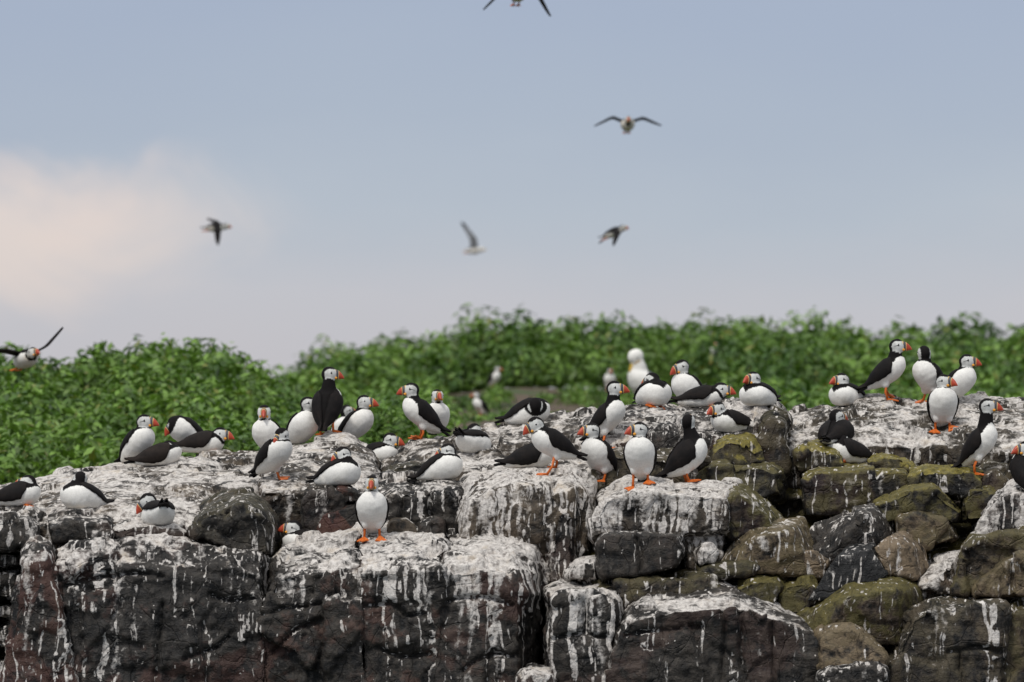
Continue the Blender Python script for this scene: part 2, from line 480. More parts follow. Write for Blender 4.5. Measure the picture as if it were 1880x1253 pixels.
rock('boulder', [at(-.68, (708, 975), (718, 957), (745, 951), (762, 965), (768, 982), (715, 985)) + at(-.5, (704, 965), (720, 949), (752, 947), (770, 975), (710, 985))],
     'smooth pale grey rounded stone right of the front facing puffin', g=.9, s=.2, red=0, brown=.5, amp=.4)
rock('boulder', [at(-.66, (766, 978), (776, 957), (806, 957), (814, 975), (805, 986), (770, 986)) + at(-.5, (764, 960), (780, 950), (812, 952), (818, 985), (765, 985))],
     'small dark stone wedged between pale round stone and streaked wall', g=.2, s=.3)
# --- centre: streaked block
rock('rock_block', [at(-.66, (852, 968), (866, 925), (900, 902), (975, 893), (1012, 905), (1010, 985), (850, 990)) + at(-.50, (868, 892), (930, 876), (1005, 868), (1055, 866), (1084, 886))
     + at(-.60, (1026, 905), (1066, 900), (1082, 930), (1076, 1000), (1040, 1010)) + at(0.0, (842, 872), (900, 862), (1010, 852), (1092, 858), (1096, 1070), (850, 1000)) + at(-.55, (1000, 1065), (1060, 1065))],
     g=1.1, s=1.7, brown=.5, red=.1, amp=.9, cracks=([(1018, 880), (1019, 905), (1022, 930)], [(1060, 905), (1070, 960), (1060, 1010)]))
rock('rock_pillar', [at(-.74, (1022, 950), (1032, 935), (1046, 940), (1052, 1000), (1046, 1072), (1014, 1072), (1014, 1000)) + at(-.55, (1020, 940), (1034, 930), (1052, 938), (1060, 1075), (1010, 1075))], g=.8, s=1.2)
rock('rock_slab', [at(.74, (692, 856), (716, 828), (770, 807), (830, 796), (880, 785), (930, 775), (1010, 762), (1070, 757), (1094, 768)) + at(1.0, (700, 880), (1094, 800), (1094, 1000), (700, 1000))
     + at(.25, (690, 880), (740, 846), (850, 836), (980, 822), (1094, 812)) + at(-.12, (700, 896), (760, 880), (850, 872), (940, 868), (1094, 858)) + at(-.10, (700, 1000), (1094, 1000))], g=1.0, s=.8, red=.1, brown=.4, amp=1.15)
rock('boulder', [at(-.05, (712, 870), (728, 858), (772, 852), (800, 862), (800, 876), (720, 884)) + at(.15, (715, 858), (740, 848), (790, 848), (805, 870), (720, 880))],
     'low dark stone on the slab left of the lying puffin with trailing wing', g=.4, s=.4, algae=.3)
# --- centre right: upper slab, ledge and mossy stones
rock('rock_slab', [at(.78, (1062, 765), (1130, 748), (1200, 745), (1330, 744), (1420, 745), (1440, 766)) + at(1.2, (1062, 800), (1440, 790), (1440, 1000), (1062, 1000))
     + at(.12, (1080, 792), (1130, 776), (1220, 768), (1310, 770), (1400, 762), (1434, 782)) + at(-.02, (1084, 830), (1180, 800), (1300, 800), (1400, 800), (1436, 820)) + at(0.0, (1084, 930), (1436, 930))],
     g=.95, s=1.0, red=.45, amp=1.2, cracks=([(1180, 790), (1190, 830)], [(1250, 775), (1255, 840)], [(1395, 760), (1400, 850)]))
rock('rock_block', [at(-.32, (1090, 846), (1130, 836), (1200, 838), (1300, 842), (1300, 930), (1090, 930)) + at(.05, (1085, 832), (1130, 822), (1300, 826), (1300, 930), (1090, 930))], g=.55, s=.7, algae=.35, brown=.4)
rock('boulder', [at(-.22, (1302, 856), (1308, 828), (1334, 812), (1372, 812), (1392, 832), (1400, 858)) + at(.06, (1306, 820), (1330, 799), (1372, 796), (1398, 812), (1410, 860), (1300, 860))],
     'yellow green mossy boulder beneath the puffin lying with tail to the right', g=.05, s=.15, algae=.6, moss=1.5, amp=.9)
rock('rock_block', [at(-.10, (1398, 800), (1412, 775), (1436, 782), (1442, 870), (1400, 870)) + at(.3, (1395, 762), (1420, 748), (1442, 766), (1448, 870), (1395, 870))], g=.45, s=.6, algae=.4)
rock('boulder', [at(-.40, (1284, 872), (1300, 858), (1400, 857), (1426, 868), (1434, 905), (1390, 920), (1290, 905)) + at(-.1, (1284, 856), (1310, 850), (1410, 850), (1436, 864), (1440, 920), (1284, 915))],
     'dark greenish slab stone below the mossy boulder', g=.12, s=.5, algae=.75, moss=.2)
# --- right: big whitewashed slab, ledges with lichen
rock('rock_slab', [at(.90, (1434, 778), (1450, 756), (1540, 739), (1600, 734), (1750, 733), (2200, 735)) + at(1.3, (1434, 820), (2200, 780), (2200, 1000), (1434, 1000))
     + at(.30, (1434, 800), (1500, 776), (1700, 770), (1850, 775), (2200, 790)) + at(-.04, (1432, 846), (1480, 822), (1560, 815), (1640, 826), (1700, 834), (1850, 842), (2200, 850)) + at(0.0, (1432, 960), (2200, 960))],
     g=1.05, s=.8, red=.1, brown=.35, amp=1.05, algae=.1)
rock('boulder', [at(-.18, (1462, 836), (1500, 826), (1535, 832), (1545, 860), (1465, 866)) + at(.10, (1462, 815), (1500, 806), (1545, 812), (1550, 866), (1462, 866))],
     'mossy stone under the puffin sitting with its back to us on the right slab', g=.15, s=.4, algae=.7, moss=1.0)
rock('boulder', [at(-.40, (1472, 880), (1500, 868), (1600, 866), (1660, 872), (1668, 900), (1664, 945), (1480, 950)) + at(-.02, (1472, 858), (1510, 850), (1660, 850), (1672, 870), (1672, 950), (1472, 950))],
     'long dark ledge block under the puffin resting below the right slab', g=.12, s=.45, algae=.75, moss=.55, amp=.8)
rock('boulder', [at(-.24, (1592, 850), (1620, 838), (1660, 842), (1690, 862), (1660, 872), (1600, 868)) + at(.05, (1590, 838), (1620, 827), (1670, 832), (1698, 862), (1600, 870))],
     'yellow lichen topped stone just right of the puffin resting on the ledge', g=.15, s=.2, algae=.6, moss=1.4)
rock('boulder', [at(-.48, (1672, 880), (1690, 868), (1790, 868), (1806, 880), (1806, 912), (1690, 915)) + at(-.15, (1668, 860), (1700, 851), (1760, 850), (1812, 862), (1815, 915), (1670, 915))],
     'dark block with a yellow lichen top by the tall striding puffin', g=.05, s=.2, algae=.7, moss=1.5)
rock('boulder', [at(-.40, (1800, 900), (1806, 872), (1830, 862), (1848, 880), (1850, 920), (1805, 925)) + at(-.1, (1795, 868), (1812, 850), (1850, 852), (1860, 925), (1800, 925))],
     'upright stone supporting the foot of the tall striding puffin', g=.3, s=.5, algae=.4, brown=.3)
rock('boulder', [at(-.64, (1612, 930), (1665, 905), (1710, 898), (1724, 915), (1765, 940), (1750, 962), (1615, 960)) + at(-.35, (1604, 920), (1662, 892), (1716, 885), (1728, 905), (1775, 935), (1770, 965), (1605, 960))],
     'olive green wedge stone below the lichen topped block', g=.05, s=.15, algae=1.3, moss=.45, amp=.8)
rock('boulder', [at(-.58, (1770, 925), (1784, 902), (1812, 897), (1826, 915), (1810, 955), (1775, 955)) + at(-.3, (1762, 915), (1784, 890), (1820, 887), (1835, 905), (1825, 960), (1765, 960))],
     'olive rounded stone beside the white rock at the right edge', g=.08, s=.2, algae=1.2, moss=.35, amp=.8)
rock('boulder', [at(-.74, (1788, 972), (1805, 945), (1832, 918), (1868, 905), (2100, 900), (2100, 1010), (1790, 1010)) + at(-.25, (1780, 965), (1830, 908), (1862, 874), (1890, 866), (2100, 862), (2100, 1010), (1780, 1010))],
     'white streaked rock at the right edge under the cut off puffin', g=1.05, s=1.6, red=.4)
# --- right: tumbled boulders in the middle and front
rock('rock_block', [at(-.82, (1094, 940), (1112, 918), (1165, 905), (1280, 906), (1326, 912), (1340, 975), (1240, 985), (1100, 985)) + at(-.40, (1090, 912), (1152, 887), (1219, 882), (1283, 886), (1356, 885), (1350, 1000), (1092, 1000))],
     g=1.1, s=1.7, red=.1, brown=.3, amp=1.0)
rock('rock_block', [at(-.78, (1330, 920), (1356, 905), (1388, 925), (1412, 948), (1424, 968), (1345, 990), (1335, 975)) + at(-.42, (1330, 892), (1356, 885), (1385, 898), (1412, 924), (1440, 955), (1430, 1000), (1330, 1000))],
     g=0.42, s=0.49, algae=1.0, moss=.1, amp=.7)
rock('rock_block', [at(-.76, (1255, 985), (1300, 972), (1335, 980), (1320, 1040), (1262, 1045)) + at(-.4, (1250, 960), (1340, 960), (1340, 1045), (1250, 1050))], g=.9, s=1.5, brown=.4)
rock('boulder', [at(-1.0, (1098, 1002), (1110, 982), (1160, 980), (1245, 984), (1256, 1010), (1240, 1040), (1160, 1058), (1108, 1058), (1095, 1042)) + at(-.55, (1092, 980), (1108, 968), (1255, 970), (1268, 1005), (1255, 1040), (1160, 1066), (1092, 1060))],
     'dark grey overhanging boulder beneath the streaked centre block', g=.25, s=.55, red=.1, amp=.8, cracks=([(1172, 975), (1175, 1060)],))
rock('boulder', [at(-.92, (1278, 1020), (1286, 1002), (1304, 998), (1316, 1012), (1312, 1034), (1284, 1036)) + at(-.7, (1274, 1010), (1290, 993), (1312, 996), (1322, 1030), (1276, 1040))],
     'small whitewashed round stone right of the overhanging boulder', g=1.0, s=1.7)
rock('boulder', [[(1320, 1032, -.76), (1372, 966, -.72), (1470, 954, -.6), (1492, 1012, -.7), (1384, 988, -.90), (1456, 974, -.88), (1480, 1058, -.85), (1345, 1050, -.88), (1340, 985, -.45), (1480, 950, -.4), (1500, 1058, -.5), (1325, 1050, -.5)]],
     'brown olive block left of the dark humped boulder', g=.35, s=.55, algae=.5, brown=1.3, red=.3, amp=.6, sm=0)

rock('boulder', [at(-.84, (1424, 1045), (1450, 1020), (1490, 1012), (1520, 1030), (1510, 1062), (1440, 1066)) + at(-.6, (1420, 1030), (1450, 1008), (1495, 1000), (1525, 1020), (1520, 1066), (1425, 1066))],
     'pinkish low stone at the foot of the dark humped boulder', g=0.36, s=0.63, brown=1.2, red=.8)
rock('boulder', [[(1588, 948, -.82), (1498, 1040, -.80), (1645, 1048, -.74), (1488, 968, -.58), (1540, 946, -.66), (1600, 924, -.5), (1630, 930, -.5), (1662, 964, -.46), (1670, 1035, -.5), (1490, 1045, -.4)]],
     'dark grey humped boulder with white streaks in the middle of the right pile', g=.12, s=.7, brown=.15, red=0, amp=.6, sm=0)

rock('boulder', [at(-.72, (1652, 955), (1690, 945), (1735, 960), (1756, 990), (1700, 1006), (1655, 992)) + at(-.42, (1644, 942), (1690, 931), (1742, 948), (1766, 990), (1700, 1010), (1648, 1000))],
     'brown boulder right of the dark humped boulder', g=0.12, s=0.35, algae=.6, brown=1.1)
rock('boulder', [at(-.92, (1282, 1048), (1300, 1038), (1370, 1034), (1394, 1046), (1390, 1060), (1290, 1062)) + at(-.7, (1278, 1036), (1310, 1028), (1376, 1026), (1402, 1044), (1400, 1064), (1280, 1064))],
     'flat pale topped stone below the brown olive block', g=0.57, s=0.35, algae=.6)
rock('boulder', [at(-1.05, (1352, 1082), (1380, 1070), (1420, 1066), (1436, 1080), (1420, 1115), (1370, 1110)) + at(-.8, (1345, 1068), (1380, 1056), (1430, 1054), (1445, 1076), (1430, 1120), (1350, 1115))],
     'olive topped stone behind the crest of the big dark front block', g=0.21, s=0.35, algae=1.1, moss=.3)
rock('boulder', [at(-1.02, (1430, 1100), (1440, 1078), (1480, 1068), (1500, 1085), (1490, 1125), (1440, 1128)) + at(-.8, (1424, 1085), (1445, 1064), (1488, 1055), (1508, 1075), (1500, 1130), (1430, 1130))],
     'olive rounded stone left of the tilted dark wedge', g=0.12, s=0.21, algae=1.2, moss=.3)
rock('boulder', [[(1537, 1020, -1.02), (1478, 1106, -1.04), (1600, 1006, -1.0), (1630, 1054, -1.0), (1585, 1098, -1.02), (1561, 998, -.7), (1606, 992, -.7), (1645, 1042, -.65), (1500, 1106, -.7)]],
     'dark tilted wedge boulder above the large olive boulder', g=.15, s=.55, brown=0, red=0, amp=.4, sm=0)
rock('boulder', [[(1604, 1006, -.97), (1630, 986, -.9), (1660, 973, -.74), (1700, 1000, -.72), (1708, 1044, -.76), (1678, 1064, -.93), (1632, 1056, -.98), (1662, 1004, -.94), (1610, 1060, -.6), (1700, 1060, -.6)]],
     'pale tan angular stone resting on the right shoulder of the dark wedge', g=.45, s=.4, brown=1.7, red=0, amp=.5, sm=0)

rock('boulder', [at(-.95, (1690, 1085), (1712, 1058), (1745, 1040), (1752, 1092)) + at(-.62, (1688, 1050), (1715, 1020), (1765, 1008), (1770, 1095), (1690, 1095))],
     'whitewashed sloping stone between the wedge boulder and the right edge blocks', g=1.0, s=1.4, brown=.5)
rock('boulder', [at(-.98, (1748, 1090), (1766, 1030), (1786, 990), (1860, 980), (2100, 980), (2100, 1100)) + at(-.6, (1744, 1085), (1764, 1006), (1780, 974), (1850, 966), (2100, 966), (2100, 1100), (1744, 1100))],
     'olive brown block at the right edge above the streaked front block', g=0.21, s=0.35, algae=.8, brown=.7)
rock('boulder', [at(-1.12, (1792, 1092), (1802, 1066), (1842, 1034), (1880, 1020), (2100, 1016), (2100, 1100)) + at(-.85, (1788, 1075), (1806, 1050), (1842, 1022), (1880, 1010), (2100, 1006), (2100, 1100), (1788, 1100))],
     'brown cracked boulder at the right edge in front of the olive block', g=0.12, s=0.21, algae=.5, brown=1.2, cracks=([(1858, 1030), (1862, 1095)],))
rock('boulder', [[(1460, 1130, -1.02), (1552, 1062, -.96), (1590, 1054, -.9), (1655, 1054, -.86), (1692, 1080, -.86), (1560, 1092, -1.22), (1642, 1086, -1.18), (1648, 1190, -1.16), (1480, 1190, -1.16), (1694, 1104, -.9), (1660, 1190, -.8), (1465, 1190, -.8)]],
     'large olive green boulder in the right foreground', g=.10, s=.3, algae=1.3, moss=.25, brown=.6, amp=.6, sm=0)

rock('rock_block', [at(-1.24, (1014, 1104), (1034, 1094), (1106, 1094), (1128, 1115), (1118, 1180), (1114, 1362), (1024, 1362), (1016, 1180)) + at(-.78, (1003, 1082), (1028, 1071), (1104, 1067), (1165, 1078), (1170, 1362), (1005, 1362))],
     g=1.1, s=1.1, red=.3, amp=.9, cracks=([(1020, 1170), (1070, 1162), (1110, 1168)], [(1072, 1105), (1074, 1160)]))
rock('boulder', [at(-.92, (1044, 1060), (1062, 1038), (1092, 1032), (1098, 1066)) + at(-.65, (1040, 1048), (1062, 1028), (1100, 1022), (1105, 1070), (1042, 1070))],
     'white crusted stone left of the overhanging boulder', g=1.15, s=1.4)
rock('rock_block', [at(-1.0, (1096, 1080), (1130, 1070), (1250, 1066), (1310, 1060), (1320, 1100), (1100, 1110)) + at(-.6, (1090, 1060), (1250, 1046), (1330, 1040), (1330, 1110), (1090, 1110))], g=0.42, s=0.56, algae=.6, brown=.4)
rock('rock_cliff', [at(-1.30, (1124, 1200), (1140, 1160), (1170, 1136), (1240, 1122), (1350, 1112), (1384, 1124), (1418, 1146), (1486, 1160), (1504, 1185), (1508, 1362), (1108, 1362)) + at(-1.12, (1140, 1142), (1165, 1108), (1230, 1098), (1345, 1092), (1380, 1108))
     + at(-.82, (1136, 1136), (1160, 1094), (1190, 1086), (1315, 1056), (1353, 1070), (1423, 1130), (1492, 1146), (1510, 1362), (1110, 1362))],
     g=1.0, s=.5, red=.3, amp=.9, cracks=([(1328, 1108), (1332, 1170), (1326, 1250)], [(1420, 1145), (1420, 1200), (1424, 1260)], [(1362, 1115), (1358, 1190), (1370, 1250)], [(1150, 1170), (1200, 1160), (1290, 1150)]))
rock('boulder', [at(-1.36, (1508, 1172), (1532, 1158), (1560, 1158), (1598, 1182), (1620, 1212), (1600, 1226), (1510, 1228)) + at(-1.1, (1502, 1158), (1530, 1147), (1562, 1147), (1604, 1172), (1632, 1210), (1620, 1230), (1505, 1230))],
     'tan brown stone leaning on the right end of the big dark front block', g=0.12, s=0.35, algae=.35, brown=1.6)
rock('boulder', [at(-1.46, (1506, 1245), (1530, 1228), (1600, 1224), (1620, 1236), (1610, 1362), (1500, 1362)) + at(-1.2, (1500, 1228), (1530, 1214), (1605, 1212), (1630, 1222), (1630, 1362), (1500, 1362))],
     'white topped stone at the bottom edge between the front blocks', g=1.0, s=.9)
rock('rock_block', [at(-1.30, (1628, 1253), (1644, 1195), (1674, 1140), (1714, 1114), (1800, 1110), (1846, 1114), (1845, 1165), (1826, 1253), (1820, 1362), (1615, 1362)) + at(-.85, (1634, 1172), (1660, 1113), (1701, 1095), (1854, 1094), (1858, 1362), (1620, 1362))],
     g=0.30, s=0.70, red=.15, brown=.3, algae=.25, amp=.9, cracks=([(1740, 1195), (1800, 1190), (1835, 1200)], [(1758, 1195), (1770, 1260)]))
rock('rock_block', [at(-1.24, (1842, 1150), (1864, 1116), (2100, 1110), (2100, 1362), (1830, 1362)) + at(-.9, (1840, 1110), (1870, 1096), (2100, 1094), (2100, 1362), (1838, 1362))], g=0.24, s=0.56, algae=.7, brown=.5)
rock('boulder', [at(-1.34, (960, 1250), (978, 1238), (1012, 1240), (1026, 1260), (1020, 1362), (950, 1362)) + at(-1.05, (954, 1238), (978, 1228), (1018, 1230), (1032, 1362), (950, 1362))],
     'small white topped stone at the bottom of the dark gap', g=1.1, s=.9)

NVERT = 0
OUTCROP = tag(empty('rock_outcrop', (0, 0, -2.8)), 'dark rock outcrop streaked with white bird lime', None, None, 'structure')
temps = []
for r in ROCKS:
    bm = bmesh.new()
    for h in r['hulls']:
        hull_into(bm, [P(*p) for p in h])
    temps.append(remesh_temp(bm, r['vox'], r['sm']))
BASE = Vector((0, 0, 0))
for idx, (r, me) in enumerate(zip(ROCKS, evaluate_all(temps))):
    V, N = coords(me), normals(me)
    A = r['amp']
    warp_ = np.stack([fbm(V * 5, 2, 5), fbm(V * 5, 2, 15), fbm(V * 5, 2, 25)], 1) * .018
    Q = V + warp_
    f1, e1 = facets(Q * np.array([5.0, 5.0, 3.4]) + idx * 3.1, 11)
    f2, e2_ = facets(Q * np.array([14., 14., 11.]) + idx * 1.7, 41)
    lay = fbm(Q * np.array([2.2, 2.2, 20.]) + .12 * V[:, :1] * np.array([0, 0, 20.]), 3, 71) * 3
    fl_ = np.floor(lay); lay = (fl_ + np.clip((lay - fl_ - .3) / .4, 0, 1)) / 3
    fine = fbm(V * 34, 3, 91, .6)
    d = A * .85 * (.044 * f1 + .016 * f2 + .018 * lay + .0055 * fine + .018 * fbm(V * 5.0, 2, 55)) - .004 * A * np.exp(-(e1 / .03) ** 2)
    up0 = N[:, 2].copy()
    if r['cracks']:
        s_ = (D + V[:, 1]) / D / K
        X, Yp = V[:, 0] / s_ + 940, HZ - V[:, 2] / s_
        X = X + 5 * fbm(V * 14, 2, 8); Yp = Yp + 5 * fbm(V * 14, 2, 9)
        dm = np.full(len(V), 1e9)
        for line in r['cracks']:
            for (x0, y0), (x1, y1) in zip(line[:-1], line[1:]):
                L2 = (x1 - x0) ** 2 + (y1 - y0) ** 2
                t = np.clip(((X - x0) * (x1 - x0) + (Yp - y0) * (y1 - y0)) / L2, 0, 1)
                dm = np.minimum(dm, np.hypot(X - x0 - t * (x1 - x0), Yp - y0 - t * (y1 - y0)))
        d -= .035 * np.exp(-(dm / 3.6) ** 2) * np.clip(-N[:, 1] * 1.6, 0, 1)
    V = V + N * d[:, None]
    me.vertices.foreach_set('co', V.astype(np.float32).ravel()); me.update()
    # how far each point lies below the brow of its own face
    xb = np.floor(V[:, 0] / .03).astype(int); yb = np.floor(V[:, 1] / .11).astype(int)
    xb -= xb.min(); yb -= yb.min()
    top_ = np.full((xb.max() + 1, yb.max() + 3), -99.0)
    np.maximum.at(top_, (xb, yb + 1), V[:, 2])
    loc = np.maximum(top_[xb, yb + 1], top_[xb, yb + 2])
    fattr(me, 'up', up0)
    fattr(me, 'below', np.clip(loc - V[:, 2], 0, 3))
    for key, nm in (('g', 'guano'), ('s', 'side'), ('algae', 'algae'), ('moss', 'moss'), ('red', 'red'), ('brown', 'brown')):
        fattr(me, nm, np.full(len(V), r[key]))
    me.polygons.foreach_set('use_smooth', np.ones(len(me.polygons), bool))
    me.name = r['name']
    NVERT += len(V)
    o = obj(r['name'], me, MAT_ROCK)
    if r['label']:
        # origin at the foot of the boulder
        c = V.mean(0); c[2] = V[:, 2].min()
        me.vertices.foreach_set('co', (V - c).astype(np.float32).ravel()); me.update()
        o.location = c
        tag(o, r['label'], 'boulder', 'boulders tumbled on the outcrop')
    else:
        o.parent = OUTCROP
        o.matrix_parent_inverse = Matrix.Translation((0, 0, 2.8))
print('ROCK VERTS', NVERT)

# ------------------------------------------------------------------ ground, sea, vegetation
def soil_material():
    m, nb, bs, out = new_mat('island_soil')
    pos = nb.node('ShaderNodeNewGeometry').outputs['Position']
    n1 = nb.noise(pos, 1.3, 5, .6); n2 = nb.noise(pos, 16.0, 5, .65)
    c = nb.mix(nb.smooth(n2, .3, .7), (.045, .030, .020), (.12, .085, .055))
    c = nb.mix(nb.smooth(n1, .50, .60), c, nb.mix(n2, (.022, .045, .010), (.06, .10, .025)))
    nb.l.new(c, bs.inputs['Base Color']); bs.inputs['Roughness'].default_value = .95
    bump(nb, bs, n2, .8, .05)
    return m


def sea_material():
    m, nb, bs, out = new_mat('sea_water')
    pos = nb.node('ShaderNodeNewGeometry').outputs['Position']
    n = nb.noise(nb.scale(pos, (.35, .8, 1)), 1.0, 6, .6)
    bs.inputs['Base Color'].default_value = (.025, .05, .06, 1); bs.inputs['Roughness'].default_value = .12
    bump(nb, bs, n, .5, .3)
    return m


def leaf_material():
    m, nb, bs, out = new_mat('leaves')
    col = nb.attr('col', 'Color')
    nb.l.new(col, bs.inputs['Base Color'])
    bs.inputs['Roughness'].default_value = .48
    bs.inputs['Specular IOR Level'].default_value = .35
    tr = nb.node('ShaderNodeBsdfTranslucent')
    t2 = nb.mix(1.0, col, (1.3, 1.5, .7), 'MULTIPLY'); nb.l.new(t2, tr.inputs[0])
    mx = nb.node('ShaderNodeMixShader'); mx.inputs[0].default_value = .16
    nb.l.new(bs.outputs[0], mx.inputs[1]); nb.l.new(tr.outputs[0], mx.inputs[2]); nb.l.new(mx.outputs[0], out.inputs[0])
    return m


MAT_SOIL, MAT_SEA, MAT_LEAF = soil_material(), sea_material(), leaf_material()

sea = obj('sea', mesh_from('sea', [(-9000, -200, -2.55), (9000, -200, -2.55), (9000, 9000, -2.55), (-9000, 9000, -2.55)], [(0, 1, 2, 3)], False), MAT_SEA)
tag(sea, kind='structure')

# rows (photograph) that the ground reaches at given depths, for the left bank, the dip and the right bank
YS = np.array([0.6, 2.0, 4.0, 6.5, 9.0, 11.0, 13.0, 16.0, 19.0, 22.0, 25.0, 28.0, 31.0, 36.0, 46.0, 70.0])
ROW_L = np.array([985, 970, 945, 910, 860, 812, 790, 805, 805, 795, 800, 805, 810, 820, 830, 835])
ROW_M = np.array([900, 895, 880, 862, 822, 796, 778, 774, 772, 748, 717, 722, 726, 745, 800, 840])
ROW_R = np.array([900, 880, 850, 822, 806, 797, 790, 778, 766, 750, 733, 722, 716, 735, 800, 840])


def ground_z(x, Y):
    px = x * D * K / (D + Y) + 940
    wl = 1 / (1 + np.exp((px - 505) / 26))
    wr = 1 / (1 + np.exp(-(px - 1250) / 160))
    wl = wl; wm = (1 - wl) * (1 - wr); wr = (1 - wl) * wr
    row = wl * np.interp(Y, YS, ROW_L) + wm * np.interp(Y, YS, ROW_M) + wr * np.interp(Y, YS, ROW_R)
    # gentle variation of the skyline
    row = row + np.interp(px, [-400, 0, 120, 260, 380, 470, 520, 600, 700, 820, 950, 1100, 1200, 1320, 1480, 1620, 1760, 1850, 2300],
                          [10, 6, 10, -12, -14, 18, 34, 30, 20, 6, -6, -4, 8, -8, -2, 10, 8, -6, -6]) * np.clip((Y - 5) / 6, 0, 1)
    z = (HZ - row) * (D + Y) / D / K
    z = np.where(Y > 46, z - (Y - 46) * .2, z)
    return z


gx = np.concatenate([np.linspace(-60, -9, 18), np.linspace(-8.6, 8.6, 140), np.linspace(9, 60, 18)])
gy = np.concatenate([np.linspace(.9, 34, 150), np.linspace(35, 75, 30)])
GX, GY = np.meshgrid(gx, gy)
gv = np.stack([GX.ravel(), GY.ravel(), np.zeros(GX.size)], 1)
gv[:, 2] = ground_z(gv[:, 0], gv[:, 1]) + .03 * fbm(gv * np.array([3., 3., 1.]), 4, 3)
ii, jj = np.meshgrid(np.arange(len(gy) - 1), np.arange(len(gx) - 1), indexing='ij')
a_ = (ii * len(gx) + jj).ravel()
gf = np.stack([a_, a_ + 1, a_ + len(gx) + 1, a_ + len(gx)], 1)
ground = tag(obj('ground', fast_mesh('ground', gv, gf), MAT_SOIL), kind='structure')

rng = np.random.default_rng(7)


def leaves(centers, radii, per, size, base_cols, seed, tall=1.0):
    """domes of small folded leaves round each centre; returns verts, quads, colours"""
    n = len(centers)
    cnt = np.maximum(6, (per * (radii / radii.mean()) ** 2).astype(int))
    own = np.repeat(np.arange(n), cnt); m = len(own)
    u = rng.random(m); th = rng.random(m) * 2 * np.pi
    cz = u ** .8                                   # cosine from the zenith, more on the sides
    sz = np.sqrt(1 - cz ** 2)
    nrm = np.stack([sz * np.cos(th), sz * np.sin(th), cz], 1)
    rad = radii[own] * (1 - .38 * rng.random(m) ** 1.6) * (1 + .22 * fbm(nrm * 2.2 + own[:, None] * 7.1, 2, seed))
    pos = centers[own] + nrm * rad[:, None] * np.array([1, 1, tall])
    out = nrm + rng.normal(0, .55, (m, 3)); out[:, 2] += .25
    out /= np.linalg.norm(out, axis=1)[:, None]
    t1 = np.cross(out, rng.normal(0, 1, (m, 3))); t1 /= np.linalg.norm(t1, axis=1)[:, None]
    t2 = np.cross(out, t1)
    s = size * (.55 + .8 * rng.random(m))
    L, Wd = s[:, None] * t1, (s * (.30 + .16 * rng.random(m)))[:, None] * t2
    droop = out * (s * .22)[:, None]
    v = np.stack([pos - L, pos - Wd + droop * .3, pos + L - droop, pos + Wd + droop * .3], 1).reshape(-1, 3)
    f = np.arange(m * 4).reshape(-1, 4)
    tone = rng.random(m)
    k = np.clip(.5 + .42 * rng.normal(size=n), 0, 1)[own]
    c = base_cols[0] * (1 - k[:, None]) + base_cols[1] * k[:, None]
    c = c * (.55 + .85 * tone[:, None])
    yel = rng.random(m) < .035
    c[yel] = np.array([.17, .19, .04])
    return v, f, np.repeat(c, 4, 0)


def scatter(n, x_rng, y_rng, keep, hgt, rmin, rmax):
    px = rng.uniform(x_rng[0], x_rng[1], n); Y = rng.uniform(y_rng[0], y_rng[1], n)
    x = (px - 940) * (D + Y) / D / K
    k = rng.random(n) < keep(px, Y)
    px, Y, x = px[k], Y[k], x[k]
    z = ground_z(x, Y)
    r = rng.uniform(rmin, rmax, len(x)) * hgt(px, Y)
    return np.stack([x, Y, z + r * .25], 1), r


G1, G2 = np.array([.040, .092, .014]), np.array([.150, .255, .044])


def patchy(px, Y):
    q = np.stack([px / 90., Y * .8, Y * 0], 1)
    return fbm(q, 3, 77)


parts_v, parts_f, parts_c, nv = [], [], [], 0


def add_leaves(res):
    global nv
    v, f, c = res
    parts_v.append(v); parts_f.append(f + nv); parts_c.append(c); nv += len(v)


# tall leafy plants on the left bank and along the right and rear banks
c1, r1 = scatter(760, (-260, 520), (5.6, 13.6), lambda px, Y: np.where(patchy(px, Y) > -.55, 1., .25) * np.where(px > 470, .6, 1), lambda px, Y: .75 + .35 * np.clip((Y - 6) / 5, 0, 1) + .35 * np.clip(patchy(px, Y), -.4, 1), .17, .34)
add_leaves(leaves(c1, r1, 130, .040, (G1, G2), 1, 1.35))
c2, r2 = scatter(1500, (500, 2150), (20.5, 33), lambda px, Y: np.where(Y + np.where(px > 1430, 7., 0) + np.where(px < 720, 3., 0) > 23.5 + 1.0 * np.sin(px / 60.) + np.where((px > 800) & (px < 1350), 2.6, 0), 1., np.where((px > 800) & (px < 1350), 0, .12)), lambda px, Y: .8 + .4 * np.clip(patchy(px, Y), -.4, 1), .24, .52)
add_leaves(leaves(c2, r2, 96, .055, (G1, G2), 2, 1.3))
c3, r3 = scatter(900, (1380, 2150), (9.0, 20.5), lambda px, Y: np.where(Y > 12 + 1.5 * np.sin(px / 50.), 1., .5), lambda px, Y: .55 + .3 * np.clip((Y - 9) / 8, 0, 1), .16, .30)
add_leaves(leaves(c3, r3, 60, .042, (G1, G2), 3, 1.2))
# low growth in the hollow behind the middle slabs
c4, r4 = scatter(1800, (480, 1480), (5.0, 23.5), lambda px, Y: np.where(patchy(px * 1.4, Y * 1.6) > np.where((px > 800) & (px < 1340) & (Y > 9), -.02, -.35), 1., .0), lambda px, Y: np.where((px > 790) & (px < 1350) & (Y > 8) & (Y < 20.5), .42, np.where((px < 790) & (Y > 7), 2.1, 1.0)), .07, .14)
add_leaves(leaves(c4, r4, 60, .030, (G1 * 1.1, G2), 4, 1.1))
